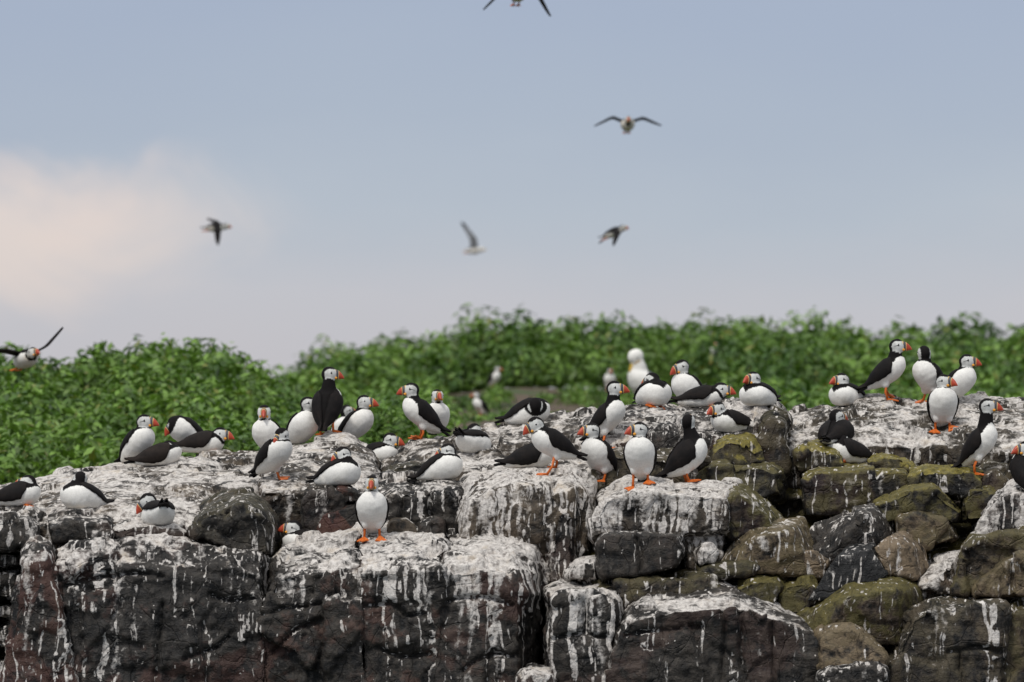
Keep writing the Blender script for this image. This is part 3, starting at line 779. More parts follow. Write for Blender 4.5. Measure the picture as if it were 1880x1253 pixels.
# taller shoots breaking the skyline
c5, r5 = scatter(120, (-200, 480), (10.5, 13.4), lambda px, Y: 1 + 0 * px, lambda px, Y: 1 + 0 * px, .10, .19)
c5[:, 2] += .26 + .16 * rng.random(len(c5))
add_leaves(leaves(c5, r5, 46, .044, (G1, G2), 5, 1.6))
c6, r6 = scatter(230, (540, 2100), (27.5, 32.0), lambda px, Y: 1 + 0 * px, lambda px, Y: 1 + 0 * px, .16, .32)
c6[:, 2] += .26 + .26 * rng.random(len(c6)) ** 1.5
add_leaves(leaves(c6, r6, 52, .064, (G1, G2), 6, 1.5))
veg_me = fast_mesh('vegetation', np.concatenate(parts_v), np.concatenate(parts_f), False)
cattr(veg_me, 'col', np.concatenate(parts_c))
veg = tag(obj('vegetation', veg_me, MAT_LEAF), 'dense low leafy green plants covering the bank behind the rocks', 'plants', None, 'stuff')

# ------------------------------------------------------------------ birds
BLACK = np.array([.0065, .0055, .0057]); WHITE = np.array([.74, .725, .69]); FACE = np.array([.56, .56, .54])
BROWN = np.array([.024, .017, .014])
# body sections along the axis: u, dorsal, ventral, half width
SEC = np.array([(-.120, .003, .003, .004), (-.108, .013, .013, .017), (-.082, .026, .029, .035), (-.045, .041, .047, .053), (0.0, .050, .056, .063),
                (.035, .052, .058, .066), (.065, .046, .053, .060), (.088, .034, .041, .046), (.103, .019, .023, .026), (.111, .003, .003, .004)])


def sec(u):
    return np.interp(u, SEC[:, 0], SEC[:, 1]), np.interp(u, SEC[:, 0], SEC[:, 2]), np.interp(u, SEC[:, 0], SEC[:, 3])


def rings_mesh(rings, cap=True):
    """list of (k,3) rings -> verts, faces (closed tube)"""
    k = len(rings[0]); V = np.concatenate(rings); F = []
    for i in range(len(rings) - 1):
        for j in range(k):
            F.append((i * k + j, i * k + (j + 1) % k, (i + 1) * k + (j + 1) % k, (i + 1) * k + j))
    if cap:
        F.append(tuple(range(k))[::-1]); F.append(tuple((len(rings) - 1) * k + j for j in range(k)))
    return V, F


def bm_add(bm, V, F):
    vs = [bm.verts.new(tuple(v)) for v in V]
    for f in F:
        try: bm.faces.new([vs[i] for i in f])
        except ValueError: pass


def ellipsoid(c, ax, r, nu=18, nv_=12):
    """ax rows are unit axes"""
    rings = []
    for i in range(nv_ + 1):
        t = -math.pi / 2 + math.pi * i / nv_
        cr_ = max(math.cos(t), .02)
        a = np.linspace(0, 2 * math.pi, nu, endpoint=False)
        pts = np.stack([math.sin(t) * np.ones(nu), cr_ * np.cos(a), cr_ * np.sin(a)], 1) * np.array(r)
        rings.append(np.array(c) + pts @ np.array(ax))
    return rings_mesh(rings)


def tube(pts, rad, n=9):
    pts = np.array(pts, float); rings = []
    rad = np.broadcast_to(rad, len(pts))
    for i in range(len(pts)):
        t = pts[min(i + 1, len(pts) - 1)] - pts[max(i - 1, 0)]; t /= np.linalg.norm(t) + 1e-9
        ref = np.array([0, 1., 0]) if abs(t[1]) < .9 else np.array([1., 0, 0])
        a_ax = np.cross(t, ref); a_ax /= np.linalg.norm(a_ax); b_ax = np.cross(t, a_ax)
        a = np.linspace(0, 2 * math.pi, n, endpoint=False)
        rings.append(pts[i] + rad[i] * (np.cos(a)[:, None] * a_ax + np.sin(a)[:, None] * b_ax))
    return rings_mesh(rings)


POSES = {   # body height, body pitch, head forward, head up, fluff
    'stand': (.106, 40, .052, .112, 1.0), 'tall': (.112, 54, .040, .152, .96), 'lean': (.104, 30, .080, .088, 1.0),
    'sit': (.050, 10, .074, .050, 1.0), 'upright': (.078, 42, .050, .112, 1.0), 'tuck': (.053, 16, .040, .062, 1.03),
    'preen': (.066, 20, .085, .000, 1.08), 'stretch': (.112, 44, .030, .150, 1.04), 'fly': (0.0, 4, .120, .012, .95),
}


class Bird:
    pass


def frame(yaw, pitch, roll=0.0):
    f = np.array([math.cos(yaw) * math.cos(pitch), math.sin(yaw) * math.cos(pitch), -math.sin(pitch)])
    l = np.array([-math.sin(yaw), math.cos(yaw), 0.0])
    u = np.cross(f, l)
    if roll:
        l, u = l * math.cos(roll) + u * math.sin(roll), u * math.cos(roll) - l * math.sin(roll)
    return np.stack([f, l, u])


def start_bird(b):
    """builds the torso, neck and head as overlapping solids that a voxel remesh grows into one skin"""
    oh, pitch, hf, hu, fl = POSES[b.pose]
    pitch = R_(b.opt.get('pitch', pitch)); hf = b.opt.get('hf', hf); hu = b.opt.get('hu', hu); fl = fl * b.opt.get('fluff', 1)
    oh = b.opt.get('oh', oh)
    b.O = np.array([0, 0, oh]); b.U = np.array([math.cos(pitch), 0, math.sin(pitch)]); b.W = np.array([-math.sin(pitch), 0, math.cos(pitch)])
    b.Vv = np.array([0, 1., 0]); b.fl = fl
    hl = b.opt.get('hl', 0.0)
    b.H = b.O + np.array([hf, hl, hu])
    b.hs = b.opt.get('hs', 1.13)
    b.HA = frame(R_(b.hyaw - b.yaw), R_(b.hpitch), R_(b.opt.get('hroll', 0)))
    sitting = b.pose in ('sit', 'tuck', 'upright', 'preen')
    b.sitting = sitting
    bm = bmesh.new()
    rings = []
    us = np.interp(np.linspace(0, 1, 26), np.linspace(0, 1, len(SEC)), SEC[:, 0])
    for u in us:
        ad, av, bw = sec(u)
        ad *= fl; av *= fl; bw *= fl
        a = np.linspace(0, 2 * math.pi, 26, endpoint=False)
        w = np.where(np.cos(a) > 0, np.cos(a) * ad, np.cos(a) * av); v = np.sin(a) * bw
        ring = b.O + u * b.U + v[:, None] * b.Vv + w[:, None] * b.W
        if sitting: ring[:, 2] = np.where(ring[:, 2] < .012, .012 - (.012 - ring[:, 2]) * .25, ring[:, 2])
        rings.append(ring)
    bm_add(bm, *rings_mesh(rings))
    # neck
    n0 = b.O + .056 * b.U + .006 * b.W; n1 = b.H
    b.n0, b.n1 = n0, n1
    mid = (n0 + n1) / 2 + b.opt.get('neckbend', .0) * b.U
    p = [n0, n0 * .5 + mid * .5, mid, mid * .5 + n1 * .5, n1]
    b.nr = (.044 * fl, .037 * fl, .0305, .0255, .023)
    if b.pose in ('sit', 'tuck', 'preen'): b.nr = (.044, .040, .036, .031, .024)
    if b.opt.get('neckr'): b.nr = tuple(x * b.opt['neckr'] for x in b.nr)
    b.npts = np.array(p)
    bm_add(bm, *tube(p, b.nr, 16))
    # head
    b.hr = np.array([.0315, .0262, .0315]) * b.hs
    bm_add(bm, *ellipsoid(b.H, b.HA, b.hr))
    ck = b.H + (np.array([.010, 0, -.004]) * b.hs) @ b.HA
    bm_add(bm, *ellipsoid(ck, b.HA, np.array([.022, .0225, .0235]) * b.hs))
    if not sitting and b.pose != 'fly':
        for s in (-1, 1):
            if s == b.opt.get('oneleg'): continue
            q = b.O - .022 * b.U + s * .027 * b.Vv - .026 * b.W
            bm_add(bm, *ellipsoid(q + np.array([0, 0, -.010]), np.eye(3), (.020, .017, .028), 12, 8))
    return remesh_temp(bm, b.vox, 5)


def paint(b, V, gull=False):
    n = len(V)
    d = V - b.O
    u, v, w = d @ b.U, d @ b.Vv, d @ b.W
    ad, av, bw = sec(np.clip(u, -.115, .105))
    th = np.degrees(np.arctan2(np.abs(v) / (bw * b.fl), np.where(w > 0, w / (ad * b.fl), w / (av * b.fl))))
    jag = 9 * fbm(V * 70 + b.seed, 3, 3)
    lim = np.interp(u, [-.12, -.09, -.02, .05, .085, .11], [70, 74, 82, 78, 62, 50]) + jag
    if b.sitting and not b.opt.get('dark'): lim = np.interp(u, [-.12, -.06, 0, .05, .085, .11], [62, 70, 60, 48, 44, 40]) + jag
    black = th < lim
    col = np.where(black[:, None], BLACK, WHITE)
    # neck collar: along the neck line, all black high up, on the nape further down
    ax = b.n1 - b.n0; L = np.linalg.norm(ax); t = ((V - b.n0) @ ax) / L ** 2
    dist = np.linalg.norm(V - (b.n0 + np.clip(t, 0, 1)[:, None] * ax), axis=1)
    dor = (V - b.O) @ b.W - ((b.n0 + np.clip(t, 0, 1)[:, None] * ax - b.O) @ b.W)
    fr = (V - (b.n0 + np.clip(t, 0, 1)[:, None] * ax)) @ b.U      # front of the neck
    c0 = b.opt.get('collar', .60)
    lim_t = np.where(fr > 0, c0 + np.clip(fr / .03, 0, 1) * .10, c0 - np.clip(-fr / .02, 0, 1) * .45) + jag * .012
    nk = (t > lim_t) & (dist < .05)
    col = np.where(nk[:, None], BLACK, col)
    # head
    h = (V - b.H) @ b.HA.T / b.hs
    he = np.linalg.norm(h / np.array([.0315, .0262, .0315]), axis=1)
    inh = he < 1.16
    col = np.where(inh[:, None], BLACK * 1.3, col)
    fx, fy, fz = h[:, 0], np.abs(h[:, 1]), h[:, 2]
    face = inh & (fy > b.opt.get('capw', .0075) + .011 * np.clip((.010 - fx) / .030, 0, 1)) & (((fx - .006) / .0300) ** 2 + ((fz + .003 - .10 * fx) / .0265) ** 2 < 1.0) & (fz < .0205)
    shade = FACE * np.where(fx > -.004, 1.0, .86)[:, None] * (1 + .06 * fbm(V * 120, 2, 6))[:, None]
    col = np.where(face[:, None], shade, col)
    if gull:
        col = np.where((th < 62)[:, None] & (u < .055)[:, None], np.array([.10, .105, .115]), WHITE * 1.0)
        col = np.where((inh | nk)[:, None], WHITE, col)
        col = np.where((inh & ((fx - .026) ** 2 + (fz + .012) ** 2 < .016 ** 2))[:, None], np.array([.45, .34, .20]), col)
    col = col * (1 - .10 * np.clip(fbm(V * np.array([45, 45, 28.]) + b.seed, 3, 5) + .1, 0, 1))[:, None]
    # faint soiling low on the belly
    low = np.clip((.06 - V[:, 2]) / .06, 0, 1) * np.clip(fbm(V * 24 + b.seed, 3, 8) + .35, 0, 1) * .55
    col = col * (1 - low[:, None] * np.array([.25, .35, .5]))
    return np.clip(col, .004, .9)


def folded_wing(b, s):
    ns, nt = 22, 10
    S = np.linspace(0, 1, ns); T = np.linspace(0, 1, nt)
    base_u = b.opt.get('wingu', .064)
    rows = []
    for layer in (0, 1):
        g = np.zeros((ns, nt, 3))
        for i, sv in enumerate(S):
            u = base_u - .212 * sv
            ad, av, bw = sec(u)
            ad, av, bw = max(ad * b.fl, .015), max(av * b.fl, .012), max(bw * b.fl, .016)
            up = np.interp(sv, [0, .15, .6, .85, 1], [34, 14, 6, 10, 22])
            lo = np.interp(sv, [0, .06, .2, .45, .62, .8, .92, 1], [50, 82, 108, 106, 96, 84, 66, 34]) + b.opt.get('wdrop', 0) * math.sin(sv * math.pi)
            if b.sitting and not b.opt.get('dark'): lo = np.interp(sv, [0, .06, .2, .4, .6, .8, .92, 1], [42, 54, 62, 72, 82, 80, 62, 34]) + b.opt.get('wdrop', 0) * math.sin(sv * math.pi)
            lo += 1.8 * math.sin(sv * 40 + b.seed)
            th = np.radians(up + (lo - up) * T)
            offv = .0062 + .0035 * np.sin(np.pi * T) * math.sin(math.pi * min(sv * 1.2, 1))
            fe = .0016 * (((T * 5.0 + sv * 2.2) % 1.0) - .4) * np.clip((sv - .25) * 3, 0, 1)
            offv = offv + fe
            if layer: offv = np.full(nt, -.003)
            c = np.cos(th); w = np.where(c > 0, c * (ad + offv), c * (av + offv)); v = np.sin(th) * (bw + offv)
            lift = .014 * max(0, sv - .70) / .3
            pt = b.O + u * b.U + s * v[:, None] * b.Vv + (w + lift)[:, None] * b.W
            pt[:, 2] = np.maximum(pt[:, 2], .004) if b.pose != 'fly' else pt[:, 2]
            g[i] = pt
        rows.append(g)
    V = np.concatenate([rows[0].reshape(-1, 3), rows[1].reshape(-1, 3)])
    F = []; o2 = ns * nt
    idx = lambda i, j: i * nt + j
    for i in range(ns - 1):
        for j in range(nt - 1):
            F.append((idx(i, j), idx(i + 1, j), idx(i + 1, j + 1), idx(i, j + 1)))
            F.append((o2 + idx(i, j), o2 + idx(i, j + 1), o2 + idx(i + 1, j + 1), o2 + idx(i + 1, j)))
    for i in range(ns - 1):
        for j in (0, nt - 1): F.append((idx(i, j), idx(i + 1, j), o2 + idx(i + 1, j), o2 + idx(i, j)))
    for j in range(nt - 1):
        for i in (0, ns - 1): F.append((idx(i, j), idx(i, j + 1), o2 + idx(i, j + 1), o2 + idx(i, j)))
    if s < 0: F = [f[::-1] for f in F]
    me = mesh_from('wing', V * b.sc, F)
    sv = np.tile(np.repeat(S, nt), 2); tv = np.tile(np.tile(T, ns), 2)
    bar = np.clip((np.sin(tv * 16 + sv * 7) - .2), 0, 1) * np.clip((sv - .25) * 2, 0, 1)
    k = np.clip(.06 + .45 * bar + .4 * fbm(V * 40 + b.seed, 2, 4) + b.opt.get('brown', 0), 0, 1)
    c = BLACK * (1 - k[:, None]) + BROWN * k[:, None]
    if b.gull: c = np.array([.095, .10, .11]) * (1 - .85 * np.clip((sv - .75) * 8, 0, 1))[:, None]
    cattr(me, 'col', c)
    return me


def tail_mesh(b):
    V = []; n = 7
    for k in (0, 1):
        for i, (u, hw) in enumerate(((-.085, .014), (-.112, .019), (-.138, .022), (-.150, .017))):
            for j in range(n):
                q = -1 + 2 * j / (n - 1)
                p = b.O + u * b.U + q * hw * b.Vv + (.010 - .006 * q * q - k * .006 + (.006 if i > 1 else 0)) * b.W
                p = p + (-.006 * (j % 2) if i == 3 else 0) * b.U
                if b.pose != 'fly': p[2] = max(p[2], .003 + .003 * (1 - k))
                V.append(p)
    F = []; o2 = 4 * n
    for i in range(3):
        for j in range(n - 1):
            a = i * n + j
            F.append((a, a + n, a + n + 1, a + 1)); F.append((o2 + a, o2 + a + 1, o2 + a + n + 1, o2 + a + n))
    for i in range(3):
        for j in (0, n - 1): F.append((i * n + j, (i + 1) * n + j, o2 + (i + 1) * n + j, o2 + i * n + j))
    for j in range(n - 1):
        for i in (0, 3): F.append((i * n + j, i * n + j + 1, o2 + i * n + j + 1, o2 + i * n + j))
    me = mesh_from('tail', np.array(V) * b.sc, F)
    cattr(me, 'col', np.tile(WHITE if b.gull else BLACK * 1.2, (len(V), 1)))
    return me


def bill_part(b, x0, x1, n, grow=0.0):
    rings = []
    for x in np.linspace(x0, x1, n):
        q = np.clip((x - .020) / .0425, 0, 1)
        top = .0205 - .004 * q - .0290 * q ** 2.6; bot = -.0215 + .0085 * q
        hw = .0118 * (1 - q) ** .75 + .0022
        if b.gull:
            top = .008 - .004 * q ** 3; bot = -.008 + .003 * q; hw = .0065 * (1 - q) ** .6 + .0018
        cz, hz = (top + bot) / 2, (top - bot) / 2 + .0006
        a = np.linspace(0, 2 * math.pi, 14, endpoint=False)
        ca, sa = np.cos(a), np.sin(a)
        yy = np.sign(ca) * np.abs(ca) ** .8 * (hw + grow); zz = cz + sa * (hz + grow)
        pts = np.stack([np.full(14, x), yy, zz], 1) * b.hs
        rings.append(b.H + pts @ b.HA)
    return rings_mesh([r * b.sc for r in rings])


def eye_patch_mesh(b, s):
    """dark triangle over the eye and the fine line behind it, lying on the face"""
    pts2 = [(.0036, .0050), (.0064, .0108), (.0092, .0052), (.0082, .0036), (.0044, .0034), (-.004, .0022), (-.0130, -.0016), (-.0128, -.0023), (-.004, .0014), (.0042, .0024), (.0086, .0024)]
    V = []
    for k in (1.035, .96):
        for x, z in pts2:
            y = .0262 * math.sqrt(max(0, 1 - (x / .0325) ** 2 - (z / .0310) ** 2))
            V.append(b.H + (np.array([x * k, s * y * k, z * k]) * b.hs) @ b.HA)
    n = len(pts2)
    f = [(0, 1, 2, 3, 4), (4, 3, 10, 9), (0, 4, 9, 8, 5), (5, 8, 7, 6)]
    F = list(f) + [tuple(i + n for i in q)[::-1] for q in f]
    rim = [0, 1, 2, 3, 10, 9, 8, 7, 6, 5]
    for i in range(len(rim)):
        a, c = rim[i], rim[(i + 1) % len(rim)]
        F.append((a, a + n, c + n, c))
    return mesh_from('eye_patch', np.array(V) * b.sc, F, False)


def foot_mesh(ankle, yaw, nrm, sc, ln=1.0):
    """webbed foot: three toes and the web between them"""
    nrm = np.array(nrm); f = np.array([math.cos(yaw), math.sin(yaw), 0.0]); f -= nrm * (f @ nrm); f /= np.linalg.norm(f); l = np.cross(nrm, f)
    ang = [-36, -18, 0, 18, 36]; ld = [.040, .034, .047, .036, .042]
    V = []; F = []
    for lay, hz in ((0, .0048), (1, -.002)):
        V.append(-.006 * f + (hz + .003 * (1 - lay)) * nrm)
        for a, r in zip(ang, ld):
            d = math.cos(R_(a)) * f + math.sin(R_(a)) * l
            V.append(d * r * .5 * ln + (hz + (.0016 if a % 36 == 0 and not lay else 0)) * nrm)
        for a, r in zip(ang, ld):
            d = math.cos(R_(a)) * f + math.sin(R_(a)) * l
            V.append(d * r * ln + (hz * .55 + (.0012 if a % 36 == 0 and not lay else 0)) * nrm)
    for lay in (0, 1):
        o = lay * 11
        fs = [(o, o + 1 + i, o + 2 + i) for i in range(4)] + [(o + 1 + i, o + 6 + i, o + 7 + i, o + 2 + i) for i in range(4)]
        F += fs if lay == 0 else [q[::-1] for q in fs]
    for a, c in [(0, 1), (1, 6), (6, 7), (7, 8), (8, 9), (9, 10), (10, 5), (5, 0)]:
        F.append((a, a + 11, c + 11, c))
    return mesh_from('foot', np.array(ankle) + np.array(V) * sc, F, False)


def spread_wing(b, s):
    """open wing: inner arm and outer hand with their own lift angles, narrow and pointed"""
    a1, a2, sweep = b.opt['wl' if s > 0 else 'wr']
    root = b.O + .035 * b.U + s * .040 * b.Vv + .022 * b.W
    ns, nt = 16, 7
    l1, l2 = (.105, .165) if not b.gull else (.16, .24)
    P_, C_, X_ = [], [], []
    for i in range(ns):
        q = i / (ns - 1); d = q * (l1 + l2)
        sm = np.clip((d - l1 * .7) / (l1 * .6), 0, 1); sm = sm * sm * (3 - 2 * sm)
        ang = R_(a1 + (a2 - a1) * sm)
        C_.append(ang)
        if i == 0: P_.append(root)
        else:
            st = (l1 + l2) / (ns - 1)
            P_.append(P_[-1] + st * (s * math.cos(ang) * b.Vv + math.sin(ang) * b.W - math.sin(R_(sweep)) * (sm * .8) * b.U))
    ch = np.interp(np.linspace(0, 1, ns), [0, .35, .7, .9, 1], [.078, .076, .058, .036, .008])
    if b.gull: ch = ch * 1.3
    V = []
    for lay in (0, 1):
        for i in range(ns):
            up = math.cos(C_[i]) * b.W - s * math.sin(C_[i]) * b.Vv
            for j in range(nt):
                t = j / (nt - 1)
                V.append(P_[i] + (.35 - t) * ch[i] * b.U + (.010 * math.sin(t * math.pi) * (1 - .6 * i / ns) + (.004 if lay == 0 else -.004) * (1 - t * .8)) * up)
    F = []; o2 = ns * nt
    for i in range(ns - 1):
        for j in range(nt - 1):
            a = i * nt + j
            F.append((a, a + 1, a + nt + 1, a + nt)); F.append((o2 + a, o2 + a + nt, o2 + a + nt + 1, o2 + a + 1))
    for i in range(ns - 1):
        for j in (0, nt - 1): F.append((i * nt + j, i * nt + nt + j, o2 + i * nt + nt + j, o2 + i * nt + j))
    for j in range(nt - 1):
        for i in (0, ns - 1): F.append((i * nt + j, o2 + i * nt + j, o2 + i * nt + j + 1, i * nt + j + 1))
    V = np.array(V)
    me = mesh_from('wing', V * b.sc, F)
    k = np.concatenate([np.zeros(o2), np.ones(o2)])[:, None]
    c = BLACK * 1.1 * (1 - k) + np.array([.030, .027, .026]) * k
    if b.gull:
        qi = np.tile(np.repeat(np.linspace(0, 1, ns), nt), 2)[:, None]
        c = np.array([.30, .31, .33]) * (1 - np.clip((qi - .78) * 8, 0, 1)) + BLACK * np.clip((qi - .78) * 8, 0, 1)
        c = np.broadcast_to(c, V.shape)
    cattr(me, 'col', c)
    return me


def finish_bird(b, me):
    V = coords(me)
    V = V + normals(me) * (.0006 + .0028 * fbm(V * 26 + b.seed, 3, 12))[:, None]
    cattr(me, 'col', paint(b, V, b.gull))
    me.vertices.foreach_set('co', (V * b.sc).astype(np.float32).ravel())
    me.polygons.foreach_set('use_smooth', np.ones(len(me.polygons), bool)); me.update()
    me.name = 'body'
    root = empty('gull' if b.gull else 'puffin', b.loc, R_(b.yaw))
    if b.opt.get('tilt'): root.rotation_euler = (R_(b.opt['tilt'][0]), R_(b.opt['tilt'][1]), R_(b.yaw))
    tag(root, b.label, 'gull' if b.gull else 'puffin', b.group)
    obj('body', me, MAT_PLUM, root)
    for s in (1, -1):
        obj('wing', spread_wing(b, s) if b.pose == 'fly' else folded_wing(b, s), MAT_WING, root)
    obj('tail', tail_mesh(b), MAT_WING, root)
    hidden_bill = b.opt.get('nobill')
    bill = None
    if b.gull:
        V_, F_ = bill_part(b, .020, .062, 9); bill = obj('bill', mesh_from('bill', V_, F_), MAT_GBILL, root)
    else:
        V_, F_ = bill_part(b, .0380, .0625, 9); bill = obj('bill', mesh_from('bill', V_, F_), MAT_BILL, root)
        V_, F_ = bill_part(b, .0252, .0372, 4, .0002); obj('bill_plate', mesh_from('bill_plate', V_, F_), MAT_PLATE, bill)
        V_, F_ = bill_part(b, .0366, .0388, 3, .0008); obj('bill_ridge', mesh_from('bill_ridge', V_, F_), MAT_RIDGE, bill)
        V_, F_ = bill_part(b, .0200, .0262, 3, .0009); obj('bill_ridge', mesh_from('bill_ridge', V_, F_), MAT_RIDGE, bill)
        for s in (1, -1):
            c = b.H + (np.array([.0265, s * .0135, -.0135]) * b.hs) @ b.HA
            V_, F_ = ellipsoid(c * b.sc, b.HA, np.array([.0065, .0045, .0055]) * b.hs * b.sc, 10, 6)
            obj('gape_rosette', mesh_from('gape_rosette', V_, F_), MAT_ROSE, bill)
    for s in (1, -1):
        c = b.H + (np.array([.0065, s * .0247, .0035]) * b.hs) @ b.HA
        r_ = .0036 if not b.gull else .003
        V_, F_ = ellipsoid(c * b.sc, b.HA, np.array([r_, r_, r_]) * b.hs * b.sc, 10, 6)
        e_ = obj('eye', mesh_from('eye', V_, F_), MAT_EYE, root)
        if not b.gull: obj('eye_patch', eye_patch_mesh(b, s), MAT_EYE, e_)
    # legs and webbed feet
    if b.pose == 'fly':
        for s in (1, -1):
            p0 = b.O - .06 * b.U + s * .018 * b.Vv - .030 * b.W; p1 = p0 - .05 * b.U - .004 * b.W
            V_, F_ = tube([p0 * b.sc, p1 * b.sc], .005 * b.sc); lg = obj('leg', mesh_from('leg', V_, F_), MAT_LEG, root)
            obj('foot', foot_mesh(p1 * b.sc, math.pi, (0, 0, 1), b.sc, .8), MAT_LEG, lg)
        return
    lm = MAT_GBILL if b.gull else MAT_LEG
    rz = R_(b.yaw); ca, sa = math.cos(rz), math.sin(rz)
    for s in (1, -1):
        if s == b.opt.get('oneleg') or (b.sitting and not b.opt.get('feet')): continue
        fx, fy = b.opt.get('stance', (.012, .030)); fx += s * b.opt.get('stride', 0.0)
        if b.sitting: fx, fy = (.030, .034)
        loc = np.array([fx * b.sc, s * fy * b.sc, 0.0])
        wx, wy = b.loc[0] + loc[0] * ca - loc[1] * sa, b.loc[1] + loc[0] * sa + loc[1] * ca
        gz, gn = b.ground(wx, wy)
        drop = gz - b.loc[2]
        if abs(drop) > .06: drop, gn = 0.0, Vector((0, 0, 1))
        if b.sitting: drop = min(drop, .012)
        loc[2] = drop + .004
        gl = np.array([gn.x * ca + gn.y * sa, -gn.x * sa + gn.y * ca, max(gn.z, .5)]); gl /= np.linalg.norm(gl)
        if gl[2] < .8: gl = np.array([0, 0, 1.]) * .6 + gl * .4; gl /= np.linalg.norm(gl)
        hip = (b.O - .014 * b.U + s * .028 * b.Vv - .030 * b.W) * b.sc
        ank = loc + np.array([0, 0, .004])
        kn = hip * .35 + ank * .65 + np.array([-.010, 0, 0]) * b.sc
        V_, F_ = tube([hip, kn, ank], np.array([.0065, .0052, .0056]) * b.sc * (1.0))
        lg = obj('leg', mesh_from('leg', V_, F_), lm, root)
        obj('foot', foot_mesh(loc, R_(b.opt.get('toe', 12)) * s, gl, b.sc * 1.1), lm, lg)


BIRDS = []
ON_ROCK, ON_BANK, IN_AIR = 'puffins resting on the rocks', 'puffins on the bank behind', 'birds in flight'


def bird(px, py, yaw, pose, hyaw, hpitch, label, sc=1.0, Y=None, gull=False, group=ON_ROCK, vox=.0047, back=None, **opt):
    b = Bird()
    b.px, b.py, b.yaw, b.pose, b.hyaw, b.hpitch, b.label, b.sc, b.Y, b.gull, b.group, b.vox, b.opt = px, py, yaw, pose, hyaw, hpitch, label, sc, Y, gull, group, vox, opt
    b.back = back; b.seed = len(BIRDS) * 3.7
    BIRDS.append(b)


# left side
bird(26, 934, 2, 'tuck', 172, 4, 'puffin lying at the far left edge with its head turned back over the wing', hf=.052, hu=.055, feet=1, dark=1)
bird(152, 934, 222, 'tuck', 96, 0, 'puffin resting with white breast to us and plain black head turned away', fluff=1.12, hf=.02, hu=.078)
bird(290, 970, 105, 'tuck', 190, 36, 'puffin crouched on the left slab showing its white rump, bill poking out left', hf=.060, hu=.050, hl=.036, fluff=1.02, pitch=-14, oh=.058, wdrop=2)
bird(248, 850, -38, 'upright', -8, 2, 'upright puffin looking right behind the brown backed sleeper on the left slab', oh=.09, hu=.105, dark=1, wdrop=-30)
bird(288, 858, 8, 'tuck', 178, 10, 'brown backed puffin asleep with bill tucked under its wing', hf=.05, hu=.034, brown=.5, fluff=.92, dark=1, wdrop=14)
bird(345, 826, 205, 'upright', 190, 38, 'puffin preening with white breast raised behind the one lying with bill right', Y=.80, hf=.062, hu=.038, fluff=1.05, pitch=34)
bird(368, 832, -2, 'sit', -12, 4, 'puffin lying on the left slab crest with orange bill to the right', brown=.3, hf=.085, hu=.040, feet=1, dark=1)
bird(493, 836, -110, 'upright', -88, 4, 'puffin staring straight at us from behind the one legged puffin', Y=.45)
bird(500, 884, -38, 'stand', 232, 34, 'puffin standing on one leg with head twisted down over its shoulder', oneleg=-1, hf=.052, hu=.088, hroll=-8, toe=0)
bird(552, 808, -50, 'upright', -4, 0, 'white breasted puffin sitting upright beside the puffin that shows its back', fluff=1.04, hu=.112)
bird(600, 797, 78, 'tall', 8, 4, 'puffin standing with its black back to us and head turned right', stance=(.0, .030), fluff=1.04, pitch=58)
bird(628, 820, -60, 'upright', 30, 0, 'half hidden blurred puffin behind the hump, white breast showing', Y=3.4, sc=.98, group=ON_BANK)
bird(650, 815, -22, 'upright', -6, 2, 'puffin peering right from behind the hump crest', Y=.80)
bird(687, 856, -10, 'sit', -10, 6, 'puffin with only its head and bill showing above the cleft', Y=.62, hu=.066)
bird(618, 893, -30, 'tuck', 205, 26, 'plump puffin sitting in the cleft with face turned down to the left', fluff=1.12, hf=.030, hu=.085, wdrop=-6)
bird(683, 988, -88, 'stand', -92, 2, 'puffin standing square to us on the front ledge', pitch=52, fluff=1.0, hu=.120, hf=.04, stance=(.0, .032), back=0)
bird(566, 1020, 182, 'sit', 180, -4, 'puffin lying low behind the front ledge with red bill pointing left', Y=-.60, hu=.062, hf=.06)
# middle
bird(776, 806, 190, 'stand', 182, 4, 'puffin standing side on, facing left at the left end of the middle slab', pitch=42)
bird(800, 800, -80, 'upright', -75, 0, 'puffin half hidden behind the left facing one on the middle slab', Y=.86, sc=.95)
bird(866, 838, 62, 'tuck', 215, 30, 'puffin dozing with spotted white rump toward us on the middle slab', hf=.02, hu=.050, fluff=1.05, pitch=-14, oh=.058, wdrop=-14)
bird(806, 882, -22, 'tuck', 190, 20, 'puffin resting breast right with head turned back, wing trailing left', fluff=1.10, hf=.040, hu=.078, pitch=24)
bird(968, 775, -14, 'preen', 100, 55, 'puffin bent double preening its belly on the crest of the middle slab', hf=.050, hu=.035, hl=-.055, collar=.35, fluff=1.05, neckr=.9, feet=1, capw=.0185)
bird(972, 862, 4, 'tuck', 60, 0, 'black backed puffin lying behind the left facing striding puffin', hf=.06, hu=.045, Y=None, back=.14, dark=1, wdrop=10)
bird(1018, 864, 192, 'lean', 200, 26, 'puffin striding left with head lowered on the white streaked block', stride=.026, hf=.082, hu=.082)
bird(1112, 826, -24, 'tall', -6, 0, 'puffin standing alert facing right below the upper slab', hu=.135, pitch=48, oneleg=1)
bird(1102, 886, 228, 'stand', 200, 2, 'puffin facing left with dark wing to the right beside the square front one', hu=.115, pitch=46)
bird(1176, 889, -98, 'stand', 202, 2, 'puffin facing us on the streaked centre block with bill to the left', pitch=52, fluff=.99, hu=.118, hf=.035, stance=(.0, .032))
bird(1258, 886, 8, 'stretch', 74, -22, 'tall puffin with black head thrown back away from us', fluff=1.12, hf=.012, hu=.150, collar=.4)
bird(1197, 746, -62, 'tuck', 142, 14, 'puffin sitting on the upper slab with head sunk back to the left', fluff=1.10, hf=.005, hu=.068, feet=1)
bird(1266, 752, 222, 'upright', 204, 20, 'puffin looking down left above the lying puffin on the upper slab', Y=1.06, fluff=1.06, oh=.085)
